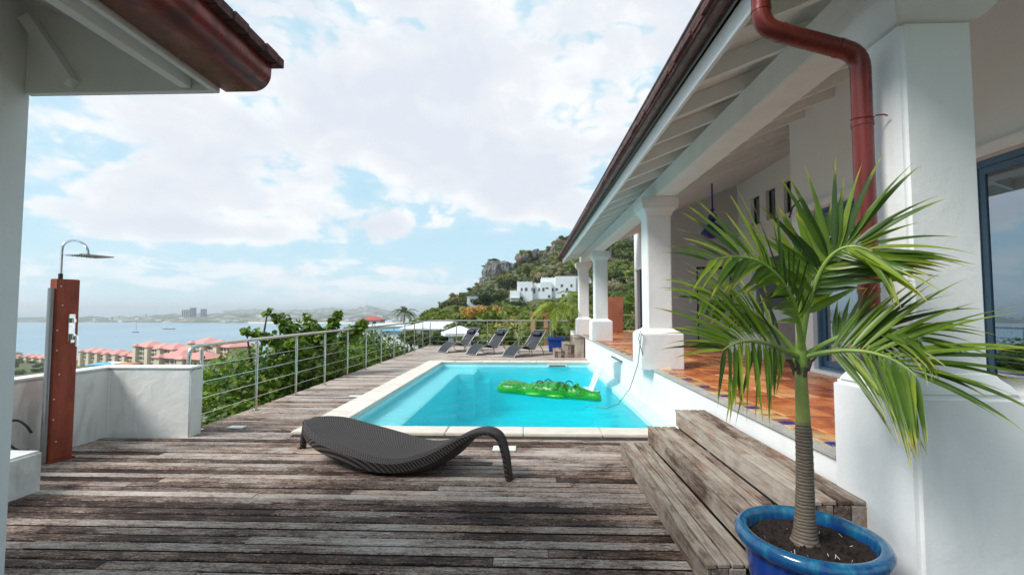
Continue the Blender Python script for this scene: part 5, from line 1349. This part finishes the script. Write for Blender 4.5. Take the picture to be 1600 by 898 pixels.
def name_trees():
    """a label of its own for each hillside tree: kind, size, landmark, then order from the left"""
    bins = {}
    for o, kind, x, y, r in TREES:
        px = 824+720*x/y
        if 'resort' in o['group']:
            lm = 'left of the shower column' if px < 75 else 'between shower and parapet corner' if px < 200 else 'in front of the middle resort roofs' if px < 300 else 'by the nearest resort block'
        elif y < 62:
            lm = 'by the first posts of the far rail' if px < 650 else 'behind the left sun lounger' if px < 720 else 'behind the middle sun lounger' if px < 780 else 'behind the right sun lounger' if px < 850 else 'behind the blue planter' if px < 900 else 'seen between the far columns'
        else:
            lm = 'left of white house' if px < 690 else 'near small house' if px < 765 else 'left of villa' if px < 797 else 'near villa' if px < 860 else 'right of villa' if px < 920 else 'between columns'
            lm += ', low on hill' if y < 120 else ', halfway up' if y < 220 else ', near skyline'
        bins.setdefault((kind, lm), []).append((px, r, o))
    words = ['first', 'second', 'third', 'fourth', 'fifth', 'sixth', 'seventh', 'eighth', 'ninth', 'tenth', 'eleventh', 'twelfth', 'thirteenth', 'fourteenth', 'fifteenth', 'sixteenth', 'seventeenth', 'eighteenth', 'nineteenth', 'twentieth']
    base = {'dark': 'dark green tree', 'mid': 'mid green bushy tree', 'olive': 'yellowish tree', 'orange': 'orange tree', 'dry': 'thin brownish tree'}
    for (kind, lm), lst in bins.items():
        lst.sort(key=lambda q: q[0])
        for i, (px, r, o) in enumerate(lst):
            if len(lst) == 1: o['label'] = base[kind]+' '+lm
            elif i < 20: o['label'] = base[kind]+' '+lm+', '+words[i]+' from left'
            else: o['label'] = base[kind]+' '+lm+', far right'
name_trees()

# ------------------------------------------------------------------ scrub: uncountable, one object per kind, instanced on the slope
def scrub(name, label, proto, n, seed, rmin, rmax, region):
    rr = random.Random(seed); g = MB(); vs = []; sc = []; tries = 0
    while len(vs) < n and tries < n*30:
        tries += 1
        px = rr.uniform(*region[0]); Y = region[1][0]*(region[1][1]/region[1][0])**rr.random(); x, y = polar(px, Y)
        if 158 < Y < 205 and 792 < px < 912: continue
        if 45 < Y < 85 and 560 < px < 742: continue
        z = terrain_h(x, y)
        if z < SEA+1.5: continue
        vs.append((x, y, z-.25)); sc.append(rr.uniform(rmin, rmax)*(1+.003*Y))
    me = bpy.data.meshes.new(name); me.from_pydata(vs, [], []); a = me.attributes.new('size', 'FLOAT', 'POINT'); a.data.foreach_set('value', sc)
    o = bpy.data.objects.new(name, me); col.objects.link(o)
    ng = bpy.data.node_groups.new(name, 'GeometryNodeTree')
    ng.interface.new_socket('Geometry', in_out='INPUT', socket_type='NodeSocketGeometry'); ng.interface.new_socket('Geometry', in_out='OUTPUT', socket_type='NodeSocketGeometry')
    gi = ng.nodes.new('NodeGroupInput'); go = ng.nodes.new('NodeGroupOutput'); ip = ng.nodes.new('GeometryNodeInstanceOnPoints')
    src = bpy.data.objects.new(name+'_bush', proto[0])          # not linked to the scene: geometry for the instances only
    oi = ng.nodes.new('GeometryNodeObjectInfo'); oi.inputs['Object'].default_value = src; oi.inputs['As Instance'].default_value = True
    na = ng.nodes.new('GeometryNodeInputNamedAttribute'); na.data_type = 'FLOAT'; na.inputs['Name'].default_value = 'size'
    rv = ng.nodes.new('FunctionNodeRandomValue'); rv.data_type = 'FLOAT_VECTOR'; rv.inputs[0].default_value = (-.1, -.1, 0); rv.inputs[1].default_value = (.1, .1, 6.28); rv.inputs['Seed'].default_value = seed
    L = ng.links.new
    L(gi.outputs[0], ip.inputs['Points']); L(oi.outputs['Geometry'], ip.inputs['Instance']); L(rv.outputs[0], ip.inputs['Rotation']); L(na.outputs[0], ip.inputs['Scale']); L(ip.outputs[0], go.inputs[0])
    md = o.modifiers.new('scatter', 'NODES'); md.node_group = ng
    return tag(o, label, 'scrub', None, 'stuff')
def low_proto(m, seed, n=700): return crown_proto('bush', m, seed, n, .13, 1.0, .7, 5, .05)
scrub('dark_scrub', 'dark green scrub covering the hillside', low_proto('leaf_dark', 21), 2400, 31, .5, 1.05, ((570, 1250), (24, 325)))
scrub('green_scrub', 'mid green scrub covering the hillside', low_proto('leaf_mid', 22), 2600, 32, .5, 1.05, ((570, 1250), (24, 325)))
scrub('olive_scrub', 'olive yellow scrub covering the hillside', low_proto('leaf_olive', 23), 2400, 33, .5, 1.05, ((600, 1250), (60, 325)))
scrub('dry_scrub', 'dry brownish scrub covering the hillside', low_proto('leaf_dry', 24), 1400, 34, .5, 1.05, ((600, 1250), (70, 325)))
scrub('valley_scrub', 'dark scrub on the slope between the deck and the resort', low_proto('leaf_dark', 25), 1100, 35, .8, 1.7, ((-200, 640), (22, 420)))

# ------------------------------------------------------------------ palms farther off
def feather_palm(name, label, base, height, fl, nf, seed, m='leaf_palm_far', tr_r=.12, lean=.06, ll=.28):
    rr = random.Random(seed); root = empty(name, base, label, 'palm'); b = Vector(base); top = b+Vector((lean*height, 0, height))
    MB().tube([b-Vector((0, 0, .3)), b+(top-b)*.5+Vector((-.04*height, 0, 0)), top], [tr_r, tr_r*.75, tr_r*.6], 8).build('trunk', 'bark', root, smooth=True)
    for k in range(nf):
        a = 6.283*k/nf+rr.uniform(-.2, .2); el = rr.uniform(-.1, 1.1); d = Vector((math.cos(a)*math.cos(el), math.sin(a)*math.cos(el), math.sin(el))); q = top.copy(); vs = []; fs = []; tone = []
        n = 12; step = fl/n; rp = []
        for i in range(n+1): rp.append(q.copy()); q = q+d*step; d = (d+Vector((0, 0, -1))*.15).normalized()
        side = Vector((-math.sin(a), math.cos(a), 0))
        for i in range(2, n*2+1):
            t = i/(2*n); p = rp[min(int(t*n), n)]+(rp[min(int(t*n)+1, n)]-rp[min(int(t*n), n)])*((t*n) % 1); tan = (rp[min(int(t*n)+1, n)]-rp[max(int(t*n)-1, 0)]).normalized()
            for s in (1, -1):
                L = fl*ll*(.45+.55*math.sin(math.pi*min(t+.1, 1)))*rr.uniform(.8, 1.1); e = (side*s*.75+tan*.6+Vector((0, 0, -.35+rr.uniform(-.2, .2)))).normalized(); w_ = tan*(fl*.016)
                o_ = len(vs); m1 = p+e*L*.5+Vector((0, 0, .02*fl)); vs += [p-w_*.5, p+w_*.5, m1+w_, m1-w_, p+e*L]; fs += [(o_, o_+1, o_+2, o_+3), (o_+3, o_+2, o_+4)]; tone += [rr.random()]*5
        mb = MB(); mb.v = [tuple(v) for v in vs]; mb.f = fs; mb.m = [0]*len(fs); mb.tube(rp, [fl*.012*(1-i/n)+.004 for i in range(n+1)], 4)
        o = mb.build('frond', m, root); at_ = o.data.attributes.new('tone', 'FLOAT', 'POINT'); at_.data.foreach_set('value', (tone+[.5]*len(o.data.vertices))[:len(o.data.vertices)])
    return root
feather_palm('palm_tree', 'small green palm standing in the blue planter at the far rail', (1.0, 17.0, .48), 1.15, 1.25, 17, 2, 'leaf_planter_palm', ll=.30, tr_r=.05)
x, y = polar(629, 92); feather_palm('palm_tree', 'tall coconut palm with a dark crown against the sky by the red roofed house', (x, y, terrain_h(x, y)), H-.4-terrain_h(x, y), 3.0, 18, 5, 'leaf_dark', .2, .02)
for px, Y, hh in ((930, 24, 2.0), (985, 22.5, 2.8), (1005, 24, 3.4), (905, 30, 3.0), (835, 33, 2.8), (868, 30, 2.4)):
    x, y = polar(px, Y); z = terrain_h(x, y); feather_palm('palm_tree', {930: 'palm seen between the two far veranda columns', 985: 'leafy palm behind the far veranda railing', 1005: 'tallest palm behind the terracotta pedestal', 905: 'palm beyond the rail beside the last column', 835: 'palm in the dense trees beyond the orange pergola', 868: 'palm beyond the rail behind the blue planter'}[px], (x, y, z), H-(1.7 if px < 900 else .6)-z+hh-2.0, 2.2, 14, px, 'leaf_palm_far', .12)

# ------------------------------------------------------------------ rocks
def rock(label, px, Y, ypx, sx, sy, sz, seed, grp=None):
    bm = bmesh.new(); bmesh.ops.create_icosphere(bm, subdivisions=5, radius=1)
    for v in bm.verts:
        c = v.co; n1 = mnoise.noise(Vector((c.x*1.6, c.y*1.6, c.z*.7))+Vector((seed, 0, 0))); n2 = mnoise.noise(Vector((c.x*5, c.y*5, c.z*1.3))+Vector((0, seed, 0))); n3 = mnoise.noise(c*11)
        f = 1+.35*n1+.22*n2+.09*n3; v.co = Vector((c.x*sx*f, c.y*sy*f, c.z*sz*(1+.2*n1+.12*n2+.08*n3)))
    me = bpy.data.meshes.new('rock_outcrop'); bm.to_mesh(me); bm.free(); me.materials.append(MATS['grey_rock'])
    o = bpy.data.objects.new('rock_outcrop', me); col.objects.link(o); p = at(px, ypx, Y); o.location = p; tag(o, label, 'rock', grp); return o
rock('grey cliff with vertical cracks jutting out at the left end of the hill', 775, 308, 428, 10.0, 8, 9.5, 1)
rock('rounded grey rock at the foot of the jutting cliff', 763, 305, 442, 5.0, 5, 6, 2)
rock('grey rock face right of the jutting cliff under the skyline', 795, 313, 420, 6, 6, 4.2, 3)
for i, (px, yp, s, lab) in enumerate(((822, 400, 2.0, 'pale rock in the scrub above the white villa'), (838, 396, 2.6, 'grey boulder just under the skyline left of the gutter'), (869, 391, 3.6, 'tall grey rock on the hill beside the gutter end'),
                                 (811, 404, 2.4, 'grey rock on the crest near the middle of the ridge'), (857, 414, 1.8, 'small pale rock low in the scrub above the villa'), (850, 405, 2.2, 'brownish rock below the skyline trees'))): rock(lab, px, 306, yp, s, s*.8, s*1.15, 10+i)
rock('warm brown rock high up seen between the columns', 962, 250, 385, 12, 8, 9, 30)

# ================================================================== BUILDINGS FAR OFF
def bbox(mb, cx, cy, w, d, z0, z1, rot=0, mi=0):
    c, s = math.cos(rot), math.sin(rot)
    v = [(cx+a*c-b*s, cy+a*s+b*c, z) for z in (z0, z1) for a, b in ((-w/2, -d/2), (w/2, -d/2), (w/2, d/2), (-w/2, d/2))]
    return mb.add(v, [(0,3,2,1),(4,5,6,7),(0,1,5,4),(1,2,6,5),(2,3,7,6),(3,0,4,7)], mi)
def loc2(cx, cy, rot, a, b): c, s = math.cos(rot), math.sin(rot); return cx+a*c-b*s, cy+a*s+b*c
def hip_roof(mb, cx, cy, w, d, z, h, rot, over=.4, ridge=.5):
    W, D = w/2+over, d/2+over; L = max(W-D, W*ridge*.2)
    P = [loc2(cx, cy, rot, a, b) for a, b in ((-W, -D), (W, -D), (W, D), (-W, D), (-L, 0), (L, 0))]
    v = [(*P[i], z) for i in range(4)]+[(*P[i], z+.18) for i in range(4)]+[(*P[4], z+h), (*P[5], z+h)]
    return mb.add(v, [(0,3,2,1),(0,1,5,4),(1,2,6,5),(2,3,7,6),(3,0,4,7),(4,5,9,8),(6,7,8,9),(5,6,9),(7,4,8)])
# white villa on the hill
VY = 186; vz = H-(470-484.5)*-1/720*VY
def vx(px): return (px-824)/720*VY
def vzp(py): return H+(484.5-py)/720*VY
vil = empty('white_villa', (vx(850), VY, vzp(470)), 'long white stepped villa with flat roofs on the green hillside', 'villa')
blocks = [(797, 812, 455, 466, -2.0, 6), (808, 832, 441, 474, 0, 9), (828, 846, 443, 472, 1.6, 9), (844, 862, 441, 470, .6, 10), (846, 872, 434, 470, 2.4, 9), (868, 900, 432, 470, 1.2, 11), (897, 925, 432, 470, 2.0, 10)]
for i, (a, b, t_, bt_, dy, dp_) in enumerate(blocks):
    mb = MB().box(vx(a), vx(b), VY+dy, VY+dy+dp_, vzp(bt_)-9, vzp(t_)); o = mb.build('villa_block', 'villa_white', vil)
    mb = MB(); mb.box(vx(a), vx(b), VY+dy, VY+dy+.25, vzp(t_)+.003, vzp(t_)+.22)
    if i in (1, 2, 4):
        n = int((vx(b)-vx(a))/1.9)
        for k in range(n+1): xx = vx(a)+(vx(b)-vx(a)-.3)*k/n; mb.box(xx, xx+.3, VY+dy, VY+dy+.25, vzp(t_)+.222, vzp(t_)+.5)
    mb.build('roof_parapet', 'villa_white', o)
for (px, py_, w_, h_) in ((815, 452, .8, 1.1), (821, 452, .5, 1.3), (823, 452, .5, 1.3), (831, 452, .5, 1.3), (835, 454, .8, 2.0), (843, 452, .9, 1.4), (849, 452, .9, 1.4), (854.5, 450, 1.3, .6), (864, 452, .8, 1.2), (870, 452, .9, 1.1), (878, 446, .9, 1.1), (886, 452, .9, 1.2), (893, 446, .8, 1.1), (814, 467, 1.9, 1.8), (858, 463, 1.0, 1.2), (880, 462, 1.2, 1.4)):
    yy = min(VY+dy for (a, b, t_, bt_, dy, dp_) in blocks if a <= px <= b)
    f = MB().box(vx(px)-w_/2-.08, vx(px)+w_/2+.08, yy-.06, yy-.002, vzp(py_)-h_/2-.08, vzp(py_)+h_/2+.08).build('window', 'villa_white', vil)
    MB().box(vx(px)-w_/2, vx(px)+w_/2, yy-.085, yy-.062, vzp(py_)-h_/2, vzp(py_)+h_/2).build('pane', 'opening_dark', f)
bal = MB().box(vx(797), vx(812), VY-3.2, VY-2.1, vzp(466), vzp(464.8))
for k in range(7): bal.box(vx(797)+k*.55, vx(797)+k*.55+.12, VY-3.2, VY-3.1, vzp(464.8), vzp(461.5))
bal.box(vx(797), vx(812), VY-3.22, VY-3.08, vzp(461.5), vzp(461)).build('balcony', 'villa_white', vil)
def simple_house(name, label, px, Y, ytop, ybot, w, d, roofm, wallm, rot=0, roofh=1.2, flat=False, wins=(), legs=False):
    x = (px-824)/720*Y; zt = H+(484.5-ytop)/720*Y; zb = H+(484.5-ybot)/720*Y
    root = empty(name, (x, Y, zb), label, 'house' if not legs else 'shelter')
    eave = zt-roofh if not flat else zt-.15
    if legs:
        lg = MB()
        for a, b in ((-1, -1), (1, -1), (1, 1), (-1, 1)):
            q = loc2(x, Y, rot, a*(w/2-.12), b*(d/2-.12)); MB().box(q[0]-.09, q[0]+.09, q[1]-.09, q[1]+.09, zb-3, eave).build('post', wallm, root)
    else: bbox(MB(), x, Y, w, d, zb-4, eave, rot).build('wall', wallm, root)
    if flat: bbox(MB(), x, Y, w+.4, d+.4, eave, zt, rot).build('roof', roofm, root)
    else: hip_roof(MB(), x, Y, w, d, eave, roofh, rot).build('roof', roofm, root)
    for (a, ww, hh, zo) in wins:
        q = MB(); c, s = math.cos(rot), math.sin(rot); cx, cy = loc2(x, Y, rot, a, -d/2-.02); bbox(q, cx, cy, ww, .06, eave-zo-hh, eave-zo, rot); q.build('window', 'opening_dark', root)
    return root
simple_house('small_white_house', 'small white flat roofed house alone on the hillside above the orange tree', 741, 170, 463, 479, 5.2, 5, 'villa_white', 'villa_white', .15, flat=True, wins=((-1.2, .9, 1.2, .8), (1.0, 1.3, 1.4, .8)))
wh = simple_house('white_roofed_house', 'low white house with broad white roof behind the left of the far railing', 686, 62, 502, 521, 8.6, 5, 'roof_white', 'villa_white', .0, 1.0, wins=((-3.2, 1.3, 1.1, .12), (-1.2, 1.3, 1.1, .12), (.8, 1.3, 1.1, .12), (2.8, 1.3, 1.1, .12)))
simple_house('canopy_shelter', 'white canopy on slim white posts just beyond the far railing', 718, 30, 509, 545, 1.35, 1.4, 'roof_white', 'villa_white', .3, .62, legs=True)
simple_house('red_roofed_house', 'house with bright red roof below the coconut palm', 581, 135, 494, 507, 5.6, 5, 'roof_red', 'villa_white', .0, 1.2, wins=((-.8, 1, 1.1, .3), (1.2, 1, 1.1, .3)))
simple_house('long_white_roof', 'long low house with bluish white roof under the red roofed house', 603, 90, 505, 512, 7.5, 5, 'roof_white', 'villa_white', .1, .6)
simple_house('lower_white_roof', 'lowest bluish white roof showing behind the railing posts', 640, 75, 512, 521, 7.5, 6, 'roof_blue', 'villa_white', -.15, .5)
simple_house('white_roof_cottage', 'small cottage with flat white roof left of the broad white roof', 622, 105, 508, 516, 5, 5, 'roof_white', 'resort_pale', .3, .5, flat=True)
simple_house('blue_roofed_hut', 'hut with bright blue roof behind the parapet wall', 145, 118, 567, 576, 4.4, 4, 'roof_blue', 'villa_white', .1, .7)
simple_house('white_roofed_hut', 'low hut with whitish roof between the blue and the orange roofs', 160, 120, 566, 575, 3.6, 4, 'roof_white', 'villa_white', .1, .6)
simple_house('orange_roofed_hut', 'hut with orange roof behind the parapet wall', 182, 121, 567, 574, 4.6, 4, 'roof_orange', 'villa_white', .05, .6)
pg = empty('orange_pergola', at(842, 520, 42), 'small terracotta coloured pergola frame in the trees beyond the railing', 'pergola')
def pp(px, py_, Y): return at(px, py_, Y)
for px in (833, 853):
    p = pp(px, 494, 30); MB().box(p.x-.14, p.x+.14, 29.9, 30.2, -4.5, p.z).build('post', 'orange_wall', pg)
    MB().box(p.x-.14, p.x+.14, 31.7, 32.0, -4.5, p.z).build('post', 'orange_wall', pg)
p, q = pp(830, 494, 30), pp(856, 494, 30); MB().box(p.x-.1, q.x+.1, 29.8, 32.1, p.z, p.z+.22).build('lintel', 'terracotta_wall', pg)

# resort terraces along the shore
def resort(label, pxa, pxb, Ya, Yb, yta, ytb, floors, seed):
    xa, xb = (pxa-824)/720*Ya, (pxb-824)/720*Yb; rot = math.atan2(Yb-Ya, xb-xa); L = math.hypot(xb-xa, Yb-Ya); cx, cy = (xa+xb)/2, (Ya+Yb)/2
    zt = H-(((yta+ytb)/2)-484.5)/720*cy
    root = empty('resort_block', (cx, cy, zt-12), label, 'apartment building'); d = 12; rh = 3.2; ev = zt-rh
    bbox(MB(), cx, cy, L, d, ev-floors*3.0-6, ev, rot).build('wall', 'resort_wall', root)
    n = max(int(L/14), 1); rr = random.Random(seed)
    for k in range(n):
        a = -L/2+L*(k+.5)/n; q = loc2(cx, cy, rot, a, 0); hip_roof(MB(), q[0], q[1], L/n*.98, d+rr.uniform(0, 2), ev+.02+rr.uniform(-.5, .7), rh, rot, .8).build('roof', 'roof_coral', root)
        q = loc2(cx, cy, rot, a-L/n*.25, -d/2-1.2); bbox(MB(), q[0], q[1], 4.2, 2.6, ev-floors*3.0-6, ev+.6, rot).build('bay', 'resort_pale', root)
        q = loc2(cx, cy, rot, a-L/n*.25, -d/2-1.2); hip_roof(MB(), q[0], q[1], 4.6, 3.4, ev+.62, 1.7, rot, .4).build('bay_roof', 'roof_coral', root)
    nb = int(L/3.4)
    for fl in range(floors):
        for k in range(nb):
            a = -L/2+L*(k+.5)/nb; q = loc2(cx, cy, rot, a, -d/2-.05); zz_ = ev-3.0*fl-2.5
            f = MB(); bbox(f, q[0], q[1], 2.3, .16, zz_, zz_+1.9, rot); f.build('balcony_opening', 'opening_dark', root)
            r_ = MB(); q = loc2(cx, cy, rot, a, -d/2-.7); bbox(r_, q[0], q[1], 2.8, .12, zz_-.3, zz_+.55, rot); r_.build('balcony_rail', 'resort_pale', root)
    return root
resort('long coral roofed apartment block nearest the railing, three storeys', 308, 372, 262, 238, 532, 529, 3, 1)
resort('coral roofed apartment block in the middle of the shore row', 216, 300, 305, 272, 541, 533, 3, 2)
resort('coral roofed apartment block just right of the shower column', 124, 212, 372, 335, 549, 545, 2, 3)
resort('coral roofed apartment block between the shower column and the left wall', 20, 98, 440, 405, 557, 554, 2, 4)
resort('low coral roofed block in front of the shore row behind the bushes', 255, 330, 225, 212, 552, 549, 1, 5)

# far town
def tower(label, px, Y, ytop, w, m, seed=0):
    x = (px-824)/720*Y; zt = H+(484.5-ytop)/720*Y; root = empty('tower_block', (x, Y, SEA+15), label, 'tower'); MB().box(x-w/2, x+w/2, Y, Y+w*.8, SEA+5, zt).build('wall', m, root)
    n = max(int(w/7), 2)
    for k in range(n): a = x-w/2+w*(k+.25)/n; MB().box(a, a+w/n*.5, Y-.6, Y-.05, SEA+20, zt-3).build('window_strip', 'opening_dark', root)
tower('pale tower block, leftmost of the three on the far shore', 276, 1980, 483.5, 26, 'tower_pale'); tower('darkest tower block in the middle of the far shore', 288, 1960, 480.5, 19, 'tower_dark'); tower('slim grey tower block, right one of the three on the far shore', 305.5, 1960, 482.5, 18, 'tower_dark')
r2_ = random.Random(9); k = 0
while k < 90:
    px = r2_.uniform(40, 640); Y = r2_.uniform(1790, 2350); w_ = r2_.uniform(8, 34); x = (px-824)/720*Y
    hh = r2_.uniform(14, 26) if px > 180 else r2_.uniform(8, 15)
    z = SEA+hh*min((Y-1760)/260, 1)*1.0
    o = MB().box(-w_/2, w_/2, -6, 6, -14, r2_.uniform(4, 9)).build('far_building', 'far_pale'); o.location = (x, Y, z); tag(o, 'pale low building of the town on the far shore', 'building', 'pale buildings on the far shore'); k += 1
# boats
sb = empty('sailboat', (*polar(197, 1000), SEA), 'sailboat with bare mast at anchor in the bay', 'sailboat')
x, y = polar(197, 1000)
def hull(mb, x, y, L, W, z0, z1):
    rings = []
    for t, f in ((-1, .5), (-.6, .9), (0, 1), (.6, .75), (1, .05)): rings.append([(x+t*L/2, y-W/2*f, z1), (x+t*L/2*.92, y-W/2*f*.5, z0), (x+t*L/2*.92, y+W/2*f*.5, z0), (x+t*L/2, y+W/2*f, z1)])
    return mb.loft(rings)
hull(MB(), x, y, 16, 4.5, SEA-.5, SEA+1.7).build('hull', 'hull_dark', sb); MB().box(x-3, x+2, y-1.2, y+1.2, SEA+1.7, SEA+2.6).build('cabin', 'hull_white', sb)
MB().tube([(x+1, y, SEA+1.7), (x+1, y, SEA+26)], .28, 6).build('mast', 'hull_dark', sb); MB().tube([(x+1, y, SEA+3.5), (x-6, y, SEA+3.5)], .3, 6).build('boom', 'hull_white', sb)
bg = empty('barge', (*polar(252, 1180), SEA), 'long low dark barge lying in the bay', 'barge'); x, y = polar(252, 1180)
hull(MB(), x, y, 34, 8, SEA-.5, SEA+2.2).build('hull', 'hull_dark', bg); MB().box(x-14, x-8, y-2.5, y+2.5, SEA+2.2, SEA+5.5).build('wheelhouse', 'hull_white', bg); MB().box(x-6, x+12, y-3, y+3, SEA+2.2, SEA+3.2).build('cargo', 'hull_white', bg)

# ------------------------------------------------------------------ sea haze
m, t, b = mat('sea_haze'); t.n.remove(b)
pv = t.node('ShaderNodeVolumePrincipled', {'Color': (.93, .97, 1.0, 1), 'Density': .00017, 'Anisotropy': .2})
t.l.new(pv.outputs[0], t.n['Material Output'].inputs['Volume'])
o = MB().box(-20500, 20500, -20500, 20500, SEA-20, 98).build('haze', 'sea_haze'); o['kind'] = 'stuff'
